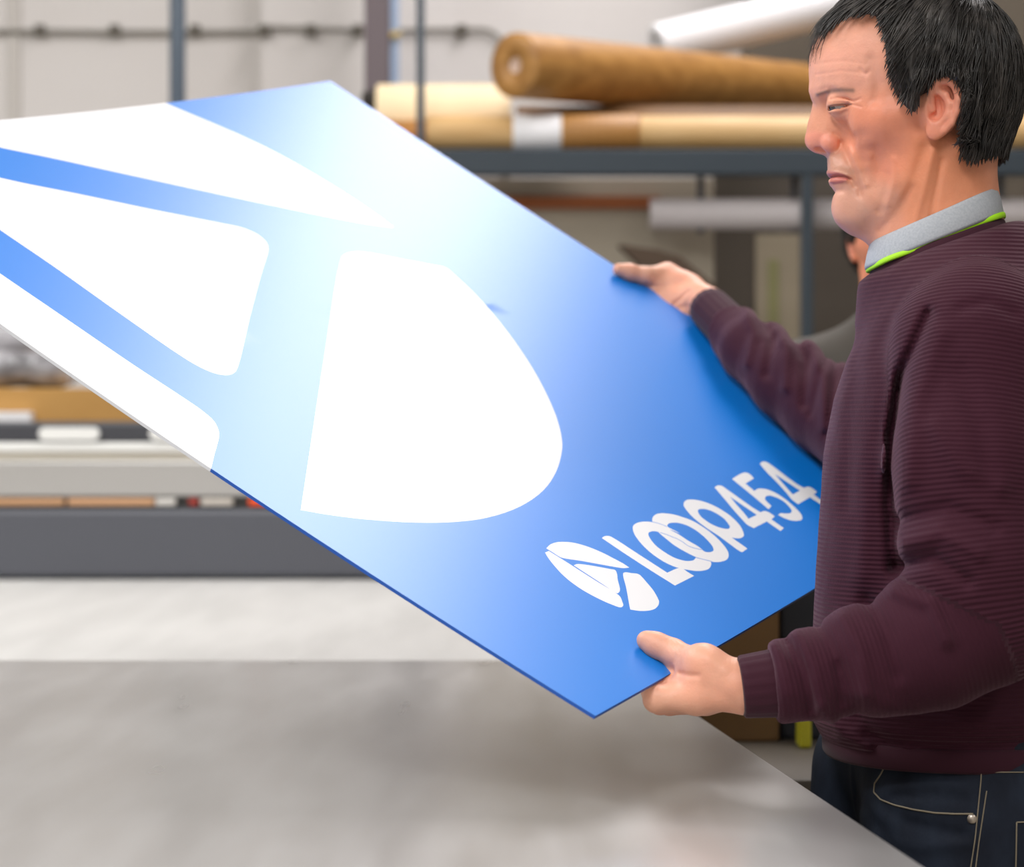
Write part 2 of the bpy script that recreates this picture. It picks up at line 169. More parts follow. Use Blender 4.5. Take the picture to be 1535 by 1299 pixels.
ART={"e1":[[2427,1858],[2458,1864],[2490,1871],[2521,1877],[2552,1881],[2584,1882],[2616,1881],[2646,1878],[2674,1875],[2698,1870],[2719,1863],[2740,1856],[2761,1848],[2786,1837],[2812,1826],[2837,1812],[2860,1797],[2887,1776],[2912,1752],[2935,1726],[2956,1699],[2978,1666],[2997,1630],[3014,1593],[3028,1556],[3039,1523],[3047,1489],[3053,1455],[3059,1422],[3065,1393],[3070,1365],[3074,1337],[3077,1311],[3076,1292],[3075,1275],[3073,1258],[3071,1241],[3049,1246],[3028,1250],[3007,1256],[2986,1263],[2955,1280],[2925,1301],[2895,1325],[2864,1348],[2831,1374],[2798,1401],[2764,1428],[2730,1455],[2693,1484],[2656,1514],[2619,1543],[2583,1569],[2554,1589],[2525,1608],[2498,1626],[2475,1643],[2460,1655],[2446,1666],[2435,1677],[2427,1691],[2422,1711],[2422,1733],[2424,1757],[2426,1780],[2426,1799],[2426,1819],[2426,1838]],"e2":[[2329,1817],[2406,1816],[2406,1786],[2406,1756],[2406,1726],[2406,1694],[2406,1659],[2406,1623],[2406,1586],[2405,1545],[2403,1483],[2401,1414],[2399,1343],[2398,1276],[2399,1213],[2402,1150],[2404,1091],[2401,1044],[2398,1027],[2395,1012],[2390,999],[2381,984],[2367,969],[2349,954],[2330,939],[2311,925],[2296,912],[2281,900],[2266,889],[2249,881],[2233,876],[2216,873],[2200,872],[2185,873],[2164,884],[2149,905],[2137,931],[2125,956],[2110,989],[2097,1026],[2087,1064],[2078,1104],[2070,1147],[2065,1192],[2062,1238],[2064,1284],[2069,1329],[2077,1375],[2088,1421],[2104,1466],[2121,1508],[2142,1550],[2166,1592],[2189,1631],[2209,1664],[2230,1695],[2251,1725],[2272,1752],[2286,1770],[2301,1786],[2315,1801]],"e3":[[2429,1540],[2444,1541],[2459,1541],[2475,1541],[2490,1540],[2513,1533],[2535,1522],[2558,1508],[2581,1494],[2615,1471],[2651,1444],[2687,1416],[2720,1390],[2744,1371],[2768,1352],[2789,1334],[2808,1318],[2820,1310],[2832,1302],[2841,1294],[2843,1285],[2838,1275],[2828,1265],[2815,1254],[2800,1243],[2776,1226],[2747,1209],[2715,1191],[2683,1171],[2637,1139],[2588,1103],[2539,1070],[2495,1047],[2473,1040],[2452,1035],[2433,1032],[2419,1032],[2411,1034],[2406,1038],[2403,1044],[2400,1051],[2398,1072],[2401,1100],[2406,1132],[2409,1165],[2412,1211],[2415,1260],[2417,1312],[2420,1361],[2422,1407],[2424,1451],[2427,1496]],"e4":[[2877,1211],[2892,1214],[2905,1214],[2916,1212],[2927,1210],[2942,1204],[2956,1194],[2969,1183],[2983,1172],[3000,1163],[3019,1154],[3036,1144],[3047,1134],[3051,1127],[3053,1120],[3053,1113],[3051,1103],[3042,1082],[3026,1055],[3007,1025],[2988,997],[2971,969],[2953,941],[2934,913],[2913,885],[2890,858],[2864,831],[2838,806],[2814,783],[2799,770],[2786,758],[2772,747],[2756,737],[2736,727],[2715,718],[2692,710],[2668,703],[2640,697],[2610,692],[2580,688],[2551,687],[2517,689],[2484,694],[2452,701],[2423,709],[2398,717],[2374,727],[2352,737],[2331,748],[2310,761],[2291,776],[2272,790],[2253,805],[2285,826],[2317,847],[2351,869],[2388,892],[2444,928],[2506,967],[2570,1008],[2633,1049],[2698,1094],[2766,1144],[2829,1186]],"L":[[3325,1701],[3346,1703],[3367,1706],[3388,1707],[3406,1707],[3424,1704],[3440,1699],[3454,1692],[3464,1684],[3472,1674],[3475,1662],[3476,1647],[3477,1630],[3478,1578],[3475,1512],[3469,1437],[3465,1363],[3460,1274],[3456,1180],[3451,1084],[3446,990],[3508,988],[3575,987],[3635,985],[3681,979],[3700,974],[3714,968],[3724,960],[3731,951],[3734,938],[3731,921],[3727,904],[3724,887],[3724,869],[3724,850],[3725,831],[3726,813],[3277,816],[3279,891],[3279,966],[3281,1042],[3283,1118],[3286,1195],[3290,1274],[3295,1352],[3300,1429],[3306,1498],[3312,1566],[3319,1633]],"Ao":[[3920,1644],[3938,1654],[3956,1663],[3975,1671],[3994,1678],[4018,1684],[4043,1687],[4068,1690],[4093,1691],[4123,1690],[4154,1687],[4184,1681],[4213,1675],[4245,1664],[4276,1651],[4305,1636],[4332,1618],[4362,1590],[4390,1558],[4413,1523],[4431,1487],[4445,1446],[4454,1399],[4459,1360],[4458,1344],[4448,1363],[4429,1408],[4411,1453],[4400,1473],[4401,1460],[4407,1429],[4415,1390],[4420,1355],[4420,1323],[4417,1291],[4414,1258],[4411,1224],[4413,1184],[4418,1143],[4418,1100],[4406,1056],[4377,1007],[4337,954],[4291,905],[4250,868],[4234,857],[4218,848],[4202,841],[4184,834],[4159,826],[4130,818],[4101,812],[4074,808],[4045,807],[4017,809],[3990,812],[3964,817],[3936,824],[3909,832],[3884,841],[3859,852],[3831,868],[3804,886],[3778,905],[3754,924],[3730,944],[3706,964],[3685,986],[3667,1010],[3652,1040],[3640,1073],[3633,1107],[3630,1143],[3631,1183],[3636,1225],[3645,1268],[3658,1310],[3672,1347],[3689,1383],[3708,1419],[3731,1455],[3753,1487],[3778,1519],[3804,1550],[3832,1578],[3853,1596],[3875,1614],[3897,1630]],"Ai":[[4016,1505],[4029,1511],[4042,1516],[4056,1520],[4070,1522],[4093,1522],[4118,1519],[4141,1514],[4161,1507],[4177,1498],[4190,1487],[4200,1474],[4211,1462],[4223,1447],[4235,1431],[4245,1415],[4255,1398],[4266,1376],[4276,1351],[4284,1330],[4289,1321],[4290,1325],[4290,1331],[4289,1337],[4289,1340],[4293,1331],[4299,1306],[4305,1276],[4308,1248],[4306,1227],[4301,1206],[4297,1186],[4296,1167],[4301,1150],[4308,1135],[4317,1121],[4328,1107],[4342,1092],[4358,1078],[4375,1064],[4392,1050],[4357,1042],[4322,1035],[4287,1027],[4253,1020],[4223,1013],[4194,1007],[4166,1001],[4139,995],[4117,990],[4096,986],[4077,983],[4059,981],[4042,981],[4026,984],[4012,987],[3997,991],[3979,996],[3962,1002],[3945,1010],[3929,1019],[3908,1036],[3888,1057],[3870,1081],[3857,1105],[3849,1132],[3845,1161],[3844,1192],[3846,1222],[3848,1252],[3853,1282],[3861,1313],[3873,1343],[3889,1372],[3909,1402],[3931,1430],[3954,1454],[3968,1469],[3984,1483],[3999,1495]],"Bo":[[4338,1621],[4358,1633],[4378,1645],[4400,1656],[4423,1665],[4448,1673],[4475,1680],[4503,1685],[4529,1688],[4560,1689],[4591,1687],[4620,1682],[4646,1676],[4669,1669],[4690,1660],[4708,1649],[4726,1639],[4745,1629],[4762,1618],[4779,1607],[4795,1595],[4810,1581],[4823,1566],[4836,1550],[4849,1532],[4867,1507],[4886,1480],[4903,1452],[4915,1422],[4922,1389],[4924,1354],[4924,1318],[4921,1282],[4916,1246],[4910,1210],[4900,1174],[4888,1137],[4873,1102],[4856,1067],[4836,1033],[4814,999],[4794,971],[4771,942],[4747,916],[4721,891],[4700,875],[4678,861],[4654,847],[4629,835],[4605,826],[4578,817],[4552,810],[4526,806],[4498,803],[4469,804],[4442,806],[4416,810],[4388,814],[4362,821],[4338,828],[4315,837],[4293,847],[4274,859],[4255,872],[4238,887],[4215,911],[4193,939],[4173,968],[4157,998],[4145,1026],[4137,1056],[4131,1086],[4127,1116],[4122,1146],[4120,1176],[4119,1206],[4121,1237],[4126,1268],[4135,1301],[4145,1333],[4154,1362],[4160,1385],[4166,1405],[4173,1426],[4183,1447],[4196,1473],[4211,1500],[4230,1528],[4251,1553],[4270,1571],[4291,1589],[4314,1605]],"Bi":[[4459,1502],[4465,1504],[4470,1505],[4475,1506],[4481,1508],[4493,1510],[4507,1513],[4522,1515],[4535,1516],[4550,1515],[4564,1513],[4578,1510],[4592,1506],[4613,1499],[4635,1491],[4655,1481],[4674,1470],[4694,1452],[4712,1432],[4727,1410],[4738,1386],[4746,1357],[4748,1325],[4747,1292],[4741,1259],[4732,1223],[4719,1186],[4702,1150],[4683,1115],[4665,1087],[4646,1059],[4625,1034],[4602,1012],[4587,1001],[4572,991],[4556,982],[4539,976],[4522,972],[4504,971],[4486,972],[4469,973],[4448,977],[4428,984],[4410,993],[4398,1002],[4392,1013],[4391,1025],[4392,1037],[4392,1050],[4382,1086],[4371,1121],[4362,1158],[4354,1195],[4347,1244],[4342,1300],[4340,1346],[4340,1366],[4342,1353],[4346,1323],[4351,1294],[4357,1282],[4364,1297],[4372,1330],[4383,1371],[4396,1407],[4410,1434],[4426,1462],[4443,1486]],"Po":[[5154,1648],[5173,1658],[5194,1667],[5215,1674],[5237,1680],[5257,1685],[5278,1687],[5298,1688],[5318,1688],[5342,1685],[5364,1680],[5385,1673],[5405,1665],[5425,1656],[5443,1646],[5460,1634],[5476,1621],[5498,1601],[5519,1578],[5538,1553],[5554,1526],[5567,1493],[5578,1457],[5584,1420],[5587,1383],[5587,1348],[5584,1313],[5577,1277],[5565,1241],[5549,1204],[5529,1166],[5504,1128],[5476,1093],[5451,1067],[5422,1042],[5393,1019],[5364,999],[5347,988],[5330,978],[5313,970],[5295,963],[5277,959],[5258,956],[5240,955],[5222,955],[5203,956],[5186,958],[5169,962],[5153,968],[5134,977],[5117,988],[5101,1000],[5084,1012],[5049,803],[4895,795],[4891,800],[4888,803],[4884,808],[4882,815],[4886,863],[4903,938],[4922,1022],[4937,1097],[4943,1150],[4946,1201],[4949,1251],[4957,1300],[4967,1343],[4978,1387],[4993,1429],[5010,1469],[5028,1501],[5047,1531],[5068,1561],[5090,1587],[5104,1604],[5119,1620],[5135,1635]],"Pi":[[5212,1497],[5223,1502],[5234,1507],[5245,1510],[5256,1512],[5276,1512],[5297,1510],[5317,1505],[5335,1498],[5355,1489],[5372,1478],[5386,1465],[5399,1450],[5411,1430],[5420,1408],[5425,1384],[5428,1359],[5428,1335],[5426,1309],[5420,1284],[5411,1259],[5398,1237],[5382,1215],[5365,1195],[5348,1176],[5338,1166],[5328,1156],[5318,1147],[5305,1140],[5291,1135],[5274,1131],[5258,1128],[5243,1127],[5224,1130],[5206,1138],[5191,1148],[5176,1160],[5158,1175],[5142,1194],[5129,1214],[5118,1236],[5111,1259],[5107,1284],[5107,1309],[5109,1335],[5113,1359],[5118,1382],[5127,1406],[5141,1429],[5155,1448],[5173,1467],[5193,1484]],"4o":[[6021,1681],[6046,1683],[6072,1686],[6096,1687],[6117,1687],[6133,1683],[6147,1678],[6158,1671],[6166,1663],[6171,1653],[6170,1641],[6168,1627],[6165,1608],[6150,1510],[6124,1366],[6101,1228],[6098,1146],[6100,1138],[6102,1133],[6107,1129],[6113,1126],[6127,1125],[6144,1125],[6163,1125],[6178,1123],[6192,1118],[6203,1112],[6213,1104],[6220,1095],[6225,1084],[6227,1071],[6227,1058],[6226,1045],[6224,1032],[6220,1020],[6216,1008],[6212,995],[6090,983],[6062,811],[5942,803],[5970,987],[5618,990],[5614,1008],[5609,1026],[5605,1044],[5606,1063],[5612,1080],[5621,1096],[5633,1114],[5645,1134],[5668,1171],[5696,1214],[5726,1260],[5758,1306],[5793,1356],[5831,1408],[5869,1460],[5905,1510],[5936,1554],[5964,1596],[5993,1638]],"4i":[[6026,1481],[5983,1119],[5766,1124],[5784,1145],[5801,1166],[5818,1187],[5836,1210],[5861,1246],[5887,1286],[5913,1327],[5939,1365],[5961,1395],[5983,1424],[6005,1452]],"5":[[6495,1683],[6576,1686],[6659,1691],[6737,1694],[6798,1692],[6824,1690],[6846,1686],[6863,1681],[6876,1674],[6885,1664],[6889,1652],[6890,1638],[6888,1624],[6881,1609],[6871,1593],[6858,1577],[6847,1561],[6586,1548],[6540,1409],[6567,1411],[6594,1413],[6620,1414],[6644,1413],[6672,1408],[6697,1399],[6720,1388],[6741,1376],[6760,1362],[6776,1346],[6790,1328],[6801,1308],[6811,1279],[6816,1247],[6818,1213],[6816,1178],[6809,1140],[6797,1099],[6782,1058],[6765,1019],[6750,986],[6732,952],[6713,921],[6693,892],[6678,874],[6664,858],[6647,843],[6627,830],[6608,820],[6586,810],[6563,803],[6540,798],[6512,797],[6483,801],[6455,808],[6430,816],[6401,828],[6376,843],[6353,861],[6335,880],[6320,906],[6311,935],[6305,965],[6297,994],[6388,998],[6404,988],[6419,978],[6436,969],[6454,961],[6474,953],[6497,946],[6520,941],[6544,940],[6561,942],[6579,946],[6596,951],[6612,957],[6635,973],[6655,994],[6673,1017],[6688,1039],[6702,1060],[6713,1082],[6722,1103],[6726,1124],[6727,1147],[6723,1169],[6716,1190],[6706,1210],[6696,1227],[6684,1242],[6669,1256],[6650,1266],[6631,1271],[6611,1275],[6589,1277],[6567,1275],[6549,1272],[6529,1265],[6511,1258],[6494,1248],[6470,1226],[6452,1196],[6437,1164],[6420,1133],[6298,1115],[6320,1172],[6341,1228],[6363,1286],[6385,1347],[6412,1426],[6440,1510],[6468,1597]],"4p":[[7315,1702],[7341,1705],[7368,1709],[7393,1711],[7414,1711],[7432,1708],[7447,1702],[7459,1695],[7468,1686],[7473,1676],[7474,1664],[7473,1650],[7472,1632],[7448,1527],[7405,1374],[7375,1229],[7390,1147],[7407,1141],[7428,1141],[7449,1141],[7467,1139],[7482,1134],[7495,1127],[7505,1119],[7512,1111],[7515,1103],[7515,1094],[7514,1086],[7512,1076],[7509,1062],[7503,1047],[7497,1031],[7492,1016],[7370,1006],[7336,861],[7223,860],[7244,999],[6875,994],[6880,1015],[6884,1035],[6889,1057],[6898,1079],[6914,1103],[6933,1128],[6955,1154],[6977,1183],[7009,1228],[7044,1279],[7078,1331],[7109,1381],[7134,1424],[7157,1466],[7179,1508],[7204,1550],[7230,1588],[7258,1626],[7287,1664]],"4q":[[7287,1483],[7258,1137],[7040,1136],[7055,1157],[7070,1179],[7085,1201],[7101,1225],[7125,1259],[7150,1295],[7177,1332],[7202,1368],[7224,1397],[7245,1426],[7266,1455]],"t1":[[4338,1621],[4354,1606],[4371,1590],[4387,1575],[4400,1558],[4410,1541],[4417,1523],[4424,1505],[4431,1487]],"t2":[[4208,1460],[4220,1445],[4233,1430],[4245,1414],[4255,1398],[4266,1376],[4276,1351],[4284,1330],[4289,1321],[4290,1325],[4290,1331],[4289,1337],[4289,1340],[4293,1331],[4299,1306],[4305,1276],[4308,1248],[4306,1227],[4301,1206],[4297,1186],[4296,1167],[4301,1150],[4308,1135],[4317,1121],[4328,1107],[4342,1092],[4358,1078],[4375,1064],[4392,1050]],"t3":[[4143,997],[4158,981],[4173,965],[4189,949],[4204,933],[4221,917],[4238,900],[4256,883],[4273,866]],"E1":[[6280,11052],[6398,10858],[6498,10667],[6593,10472],[6698,10265],[6847,9999],[7010,9716],[7163,9426],[7283,9141],[7353,8903],[7404,8666],[7439,8433],[7465,8208],[7478,8023],[7484,7842],[7483,7669],[7476,7509],[7468,7404],[7457,7307],[7444,7213],[7431,7118],[7340,7158],[7252,7196],[7159,7238],[7053,7292],[6795,7442],[6489,7632],[6167,7836],[5860,8030],[5574,8211],[5293,8391],[5016,8569],[4742,8744],[4463,8923],[4182,9103],[3915,9273],[3677,9419],[3534,9504],[3406,9577],[3281,9647],[3147,9725],[2960,9833],[2763,9947],[2563,10066],[2369,10190],[2162,10327],[1956,10469],[1756,10620],[1567,10782],[1377,10978],[1199,11190],[1025,11408],[850,11619],[2975,12752],[3444,12691],[3940,12630],[4414,12553],[4812,12445],[5031,12345],[5207,12234],[5362,12109],[5521,11966],[5725,11765],[5925,11534],[6113,11290]],"E3":[[2558,9166],[2728,9051],[2921,8936],[3124,8821],[3324,8703],[3519,8581],[3716,8456],[3912,8330],[4106,8208],[4288,8096],[4473,7983],[4646,7877],[4788,7786],[4853,7745],[4909,7711],[4958,7677],[4998,7638],[5029,7598],[5054,7555],[5070,7510],[5077,7463],[5074,7424],[5066,7382],[5050,7340],[5026,7300],[5004,7271],[4979,7244],[4946,7216],[4903,7182],[4776,7096],[4606,6994],[4415,6882],[4223,6767],[3981,6619],[3726,6461],[3465,6300],[3205,6139],[2897,5944],[2571,5736],[2280,5553],[2076,5431],[2031,5407],[1996,5389],[1965,5375],[1934,5364],[1899,5355],[1866,5350],[1834,5348],[1805,5349],[1772,5355],[1742,5367],[1715,5383],[1691,5401],[1668,5423],[1649,5450],[1633,5479],[1619,5512],[1604,5557],[1592,5607],[1583,5664],[1577,5732],[1571,5901],[1574,6113],[1581,6345],[1586,6573],[1592,6804],[1599,7043],[1605,7280],[1608,7508],[1605,7695],[1599,7872],[1593,8052],[1587,8249],[1573,8555],[1554,8903],[1543,9229],[1557,9470],[1566,9527],[1576,9577],[1592,9618],[1620,9653],[1676,9682],[1750,9703],[1828,9713],[1897,9715],[1968,9698],[2026,9660],[2081,9612],[2142,9560],[2236,9475],[2333,9375],[2438,9269]],"E2":[[613,12168],[627,11824],[637,11481],[649,11139],[665,10796],[689,10437],[718,10080],[747,9718],[772,9344],[793,8888],[809,8407],[820,7944],[829,7537],[834,7299],[839,7087],[844,6885],[847,6679],[849,6466],[849,6253],[849,6043],[851,5841],[855,5658],[862,5475],[868,5306],[870,5165],[871,5101],[871,5047],[870,4996],[865,4944],[858,4898],[851,4852],[839,4806],[820,4761],[796,4722],[768,4684],[736,4647],[703,4612],[675,4588],[647,4565],[615,4542],[579,4516],[506,4470],[420,4418],[328,4364],[239,4310],[147,4252],[53,4193],[-39,4136],[-123,4084],[-185,4048],[-242,4015],[-298,3983],[-355,3951],[-991,4269],[-1461,6209],[-1783,9284]],"E4":[[5799,6757],[5852,6784],[5892,6801],[5927,6814],[5963,6823],[6015,6832],[6066,6835],[6117,6833],[6165,6828],[6218,6819],[6268,6805],[6317,6786],[6369,6763],[6462,6713],[6561,6648],[6663,6577],[6764,6510],[6864,6448],[6968,6384],[7064,6324],[7143,6273],[7180,6251],[7213,6233],[7240,6214],[7256,6189],[7261,6161],[7256,6129],[7245,6093],[7231,6049],[7192,5929],[7137,5776],[7068,5608],[6990,5441],[6895,5266],[6788,5086],[6671,4905],[6547,4724],[6417,4547],[6279,4369],[6134,4194],[5983,4024],[5834,3866],[5678,3709],[5521,3561],[5368,3425],[5252,3331],[5137,3242],[5025,3161],[4920,3090],[4855,3049],[4794,3013],[4732,2978],[4659,2941],[4540,2883],[4404,2821],[4262,2761],[4122,2707],[3982,2659],[3841,2614],[3699,2575],[3558,2542],[3399,2511],[3239,2487],[3082,2470],[2929,2458],[2765,2453],[2606,2455],[2452,2464],[2309,2477],[2182,2493],[2063,2515],[1950,2541],[1838,2569],[1717,2604],[1599,2642],[1483,2684],[1367,2730],[1227,2789],[1086,2855],[950,2923],[825,2988],[728,3043],[637,3098],[553,3151],[478,3202],[427,3237],[382,3272],[339,3305],[295,3338],[569,3508],[843,3678],[1133,3858],[1454,4058],[1944,4363],[2500,4710],[3091,5079],[3679,5445],[4252,5805],[4870,6196],[5426,6541]]}
LIGHTS = dict(key=116, left=150, front=190, right=50)
lamp_row(.80, 3.3, 7.0, .86, LIGHTS['key'], col=(1,.96,.965), label='long strip light hanging over the far end of the printing table')
lamp_row(-2.6, 1.2, 5.0, .5, LIGHTS['left'], label='strip light hanging left of the printing table')
lamp_row(-1.2, -3.0, 0.4, .8, LIGHTS['front'], label='strip light hanging behind the camera on the left')
lamp_row(2.6, -3.0, 1.2, .5, LIGHTS['right'], label='strip light hanging behind the camera on the right')
w = bpy.data.worlds.new('world'); scene.world = w; w.use_nodes = True
w.node_tree.nodes['Background'].inputs[0].default_value = (.9,.93,1,1); w.node_tree.nodes['Background'].inputs[1].default_value = .3

# ------------------------------------------------------------------ the printed board
BP = dict(f=F, A=(892.506, 1072.655), d=1.887946, W=1.03087, L=1.02580)
BR = np.array([[.4633,-.8097,.3602],[.876,.357,-.3242],[.1339,.4657,.8747]])
_rv = np.array([-0.09209210535709192, 0.01739735834036675, 0.18709113468602828])
def _rod(r):
    t = np.linalg.norm(r); k = r/t; K = np.array([[0,-k[2],k[1]],[k[2],0,-k[0]],[-k[1],k[0],0]])
    return np.eye(3)+np.sin(t)*K+(1-np.cos(t))*K@K
_U = np.array([.614,.759,.219]); _V = np.array([-.741,.459,.49]); _U /= np.linalg.norm(_U); _V -= _U*(_U@_V); _V /= np.linalg.norm(_V)
BR = _rod(_rv)@np.stack([_U, _V, np.cross(_U, _V)], 1)
BC_ = [(2,0,.030847),(1,1,.043969),(0,2,.044166),(2,1,.003372),(1,2,-.020716)]
BA = np.array([(BP['A'][0]-CX)/F, 1, -(BP['A'][1]-CY)/F])*BP['d'] + np.array([0, 0, CAMZ])
def bpos(uv, off=0.):
    uv = np.atleast_2d(np.asarray(uv, float)); u, v = uv[:,0], uv[:,1]
    ww = sum(c*u**i*v**j for i, j, c in BC_)
    wu = sum(c*i*u**max(i-1,0)*v**j for i, j, c in BC_ if i); wv = sum(c*j*u**i*v**max(j-1,0) for i, j, c in BC_ if j)
    P = BA+u[:,None]*BR[:,0]+v[:,None]*BR[:,1]+ww[:,None]*BR[:,2]
    n = BR[:,2]-wu[:,None]*BR[:,0]-wv[:,None]*BR[:,1]; n /= np.linalg.norm(n, axis=1)[:,None]
    return P+n*off, n
def bpix(px, py):
    """board coordinates seen at a pixel"""
    uv = np.array([.5,.4])
    def pr(q):
        p = bpos(q)[0][0]; return np.array([CX+F*p[0]/p[1], CY-F*(p[2]-CAMZ)/p[1]])
    for _ in range(25):
        q = pr(uv); J = np.stack([(pr(uv+e)-q)/1e-5 for e in np.eye(2)*1e-5], 1); uv = uv-np.linalg.solve(J, q-np.array([px,py]))
    return uv
def on_board(px, py, off=0.):
    p, n = bpos(bpix(px, py), off); return p[0]
def pip(P, poly):
    x, y = P[:,0], P[:,1]; c = np.zeros(len(P), bool); q = np.array(poly, float); r = np.roll(q, -1, 0)
    for (x1, y1), (x2, y2) in zip(q, r):
        if y1 == y2: continue
        m = ((y1 > y) != (y2 > y)) & (x < (x2-x1)*(y-y1)/(y2-y1)+x1); c ^= m
    return c
def thicken(pl, w):
    pl = np.array(pl, float); t = np.gradient(pl, axis=0); t /= np.linalg.norm(t, axis=1)[:,None]
    n = np.stack([-t[:,1], t[:,0]], 1)*w/2; return np.vstack([pl+n, (pl-n)[::-1]])
def build_board():
    W, L = BP['W'], BP['L']
    polys = {k: np.array(v, float)/1e4 for k, v in ART.items()}
    for k in ('t1','t2','t3'): polys[k] = thicken(polys[k], .0012)
    V = []; E = []
    def loop(pts):
        b = len(V); V.extend([Vector((float(p[0]), float(p[1]))) for p in pts]); n = len(pts)
        E.extend([(b+i, b+(i+1) % n) for i in range(n)])
    ns = 40
    rect = [(W*i/ns, 0) for i in range(ns)]+[(W, L*i/ns) for i in range(ns)]+[(W-W*i/ns, L) for i in range(ns)]+[(0, L-L*i/ns) for i in range(ns)]
    loop(rect)
    for p in polys.values(): loop(p)
    for i in range(1, ns):
        for j in range(1, ns): V.append(Vector((W*i/ns+.0003*((i*7+j*3) % 5-2), L*j/ns+.0003*((i*5+j) % 5-2))))
    vo, eo, fo = mg.delaunay_2d_cdt(V, E, [], 0, 1e-5)[:3]
    P = np.array([(v.x, v.y) for v in vo]); T = np.array([f for f in fo if len(f) == 3])
    c = P[T].mean(1); keep = (c[:,0] > 0) & (c[:,0] < W) & (c[:,1] > 0) & (c[:,1] < L); T = T[keep]; c = c[keep]
    ar = (P[T[:,1]]-P[T[:,0]])[:,0]*(P[T[:,2]]-P[T[:,0]])[:,1]-(P[T[:,1]]-P[T[:,0]])[:,1]*(P[T[:,2]]-P[T[:,0]])[:,0]
    T[ar < 0] = T[ar < 0][:, ::-1]
    ins = {k: pip(c, p) for k, p in polys.items()}
    white = np.zeros(len(T), bool)
    for k in ('e1','e2','e3','e4','E1','E2','E3','E4','L','5'): white |= ins[k]
    for a, b in (('Ao','Ai'),('Bo','Bi'),('Po','Pi'),('4o','4i'),('4p','4q')): white |= ins[a] & ~ins[b]
    for k in ('t1','t2','t3'): white &= ~ins[k]
    used = np.unique(T); mp = -np.ones(len(P), int); mp[used] = np.arange(len(used)); T = mp[T]; P = P[used]
    top, nn = bpos(P); bot, _ = bpos(P, -.0032); n = len(P)
    ed = {}; ed_n = []
    for t in T:
        for i in range(3): ed[(t[i], t[(i+1) % 3])] = len(ed_n)
        ed_n.append(1)
    bd = [(a, b) for (a, b) in ed if (b, a) not in ed]
    verts = [*map(tuple, top), *map(tuple, bot)]; faces = [tuple(t) for t in T]+[tuple(t[::-1]+n) for t in T]
    mi = [1 if w_ else 0 for w_ in white]+[2]*len(T)
    for a, b in bd:
        k = len(verts); verts += [tuple(top[a]), tuple(top[b]), tuple(bot[b]), tuple(bot[a])]; faces.append((k+1, k, k+3, k+2)); mi.append(4 if white[ed[(a, b)]] else 3)
    me = bpy.data.meshes.new('printed_board'); me.from_pydata(verts, [], faces); me.update()
    me.polygons.foreach_set('material_index', mi); me.polygons.foreach_set('use_smooth', [i < 2*len(T) for i in range(len(faces))])
    blue = new_mat('blue_print', (.002,.20,.72), .38, spec=.5); whitem = new_mat('white_print', (.83,.83,.85), .38, spec=.5)
    back = new_mat('board_back', (.75,.76,.78), .5); edge = new_mat('blue_edge', srgb('#0c4fa8'), .5); edgew = new_mat('white_edge', (.62,.63,.66), .5)
    for m in (blue, whitem, back, edge, edgew): me.materials.append(m)
    o = bpy.data.objects.new('printed_board', me); COL.objects.link(o)
    tag(o, 'large glossy blue and white printed board held tilted above the table', 'printed board')
    return o, blue, whitem
board, M_blue, M_white = build_board()

# ------------------------------------------------------------------ printing table
TZ = CAMZ-.311
def edge_x(Y): return .296-(Y-1.654)*.1021
steel = new_mat('brushed_steel', (.55,.54,.52), .35, metal=.65)
mottle(steel, srgb('bdbbb9'), srgb('cccbca'), 5, stretch=(4,.6,1), detail=2, rough=(.24,.36))
bedm = new_mat('pale_bed', (.75,.75,.74), .5); mottle(bedm, srgb('bdbcb9'), srgb('cbcac7'), 5, stretch=(3,.4,1))
darkm = new_mat('machine_dark_grey', srgb('3b3c42'), .45)
root = empty('printing_table', (-1, 2.8, 0), 'wide flatbed printing table with pale bed reaching back under the machine bridge', 'printing table')
def slab(name, y0, y1, z0, z1, mat, parent, xl=-2.2, dx=0, bev=.002):
    bm = bmesh.new(); vs = []
    for z in (z0, z1): vs += [bm.verts.new(p) for p in ((xl, y0, z), (edge_x(y0)+dx, y0, z), (edge_x(y1)+dx, y1, z), (xl, y1, z))]
    for f in ((3,2,1,0),(4,5,6,7),(0,1,5,4),(1,2,6,5),(2,3,7,6),(3,0,4,7)): bm.faces.new([vs[i] for i in f])
    if bev: bmesh.ops.bevel(bm, geom=bm.edges[:], offset=bev, segments=2, affect='EDGES')
    me = bpy.data.meshes.new(name); bm.to_mesh(me); bm.free(); return link(name, me, parent, mat)
slab('table_bed', .9, 5.36, TZ-.05, TZ-.0035, bedm, root, dx=-.004)
slab('table_body', 1.0, 5.3, TZ-.30, TZ-.05, darkm, root, dx=-.05)
for (x, y) in ((-2.0, 1.2), (-2.0, 5.0), (.1, 1.2), (-.28, 5.0)): box('leg', (x-.06, y-.06, 0), (x+.06, y+.06, TZ-.3), darkm, root, bevel=.005)
sheet = slab('steel_sheet', .88, 3.158, TZ-.0034, TZ, steel, None, bev=.001)
tag(sheet, 'brushed grey steel sheet lying on the near part of the printing table', 'metal sheet')

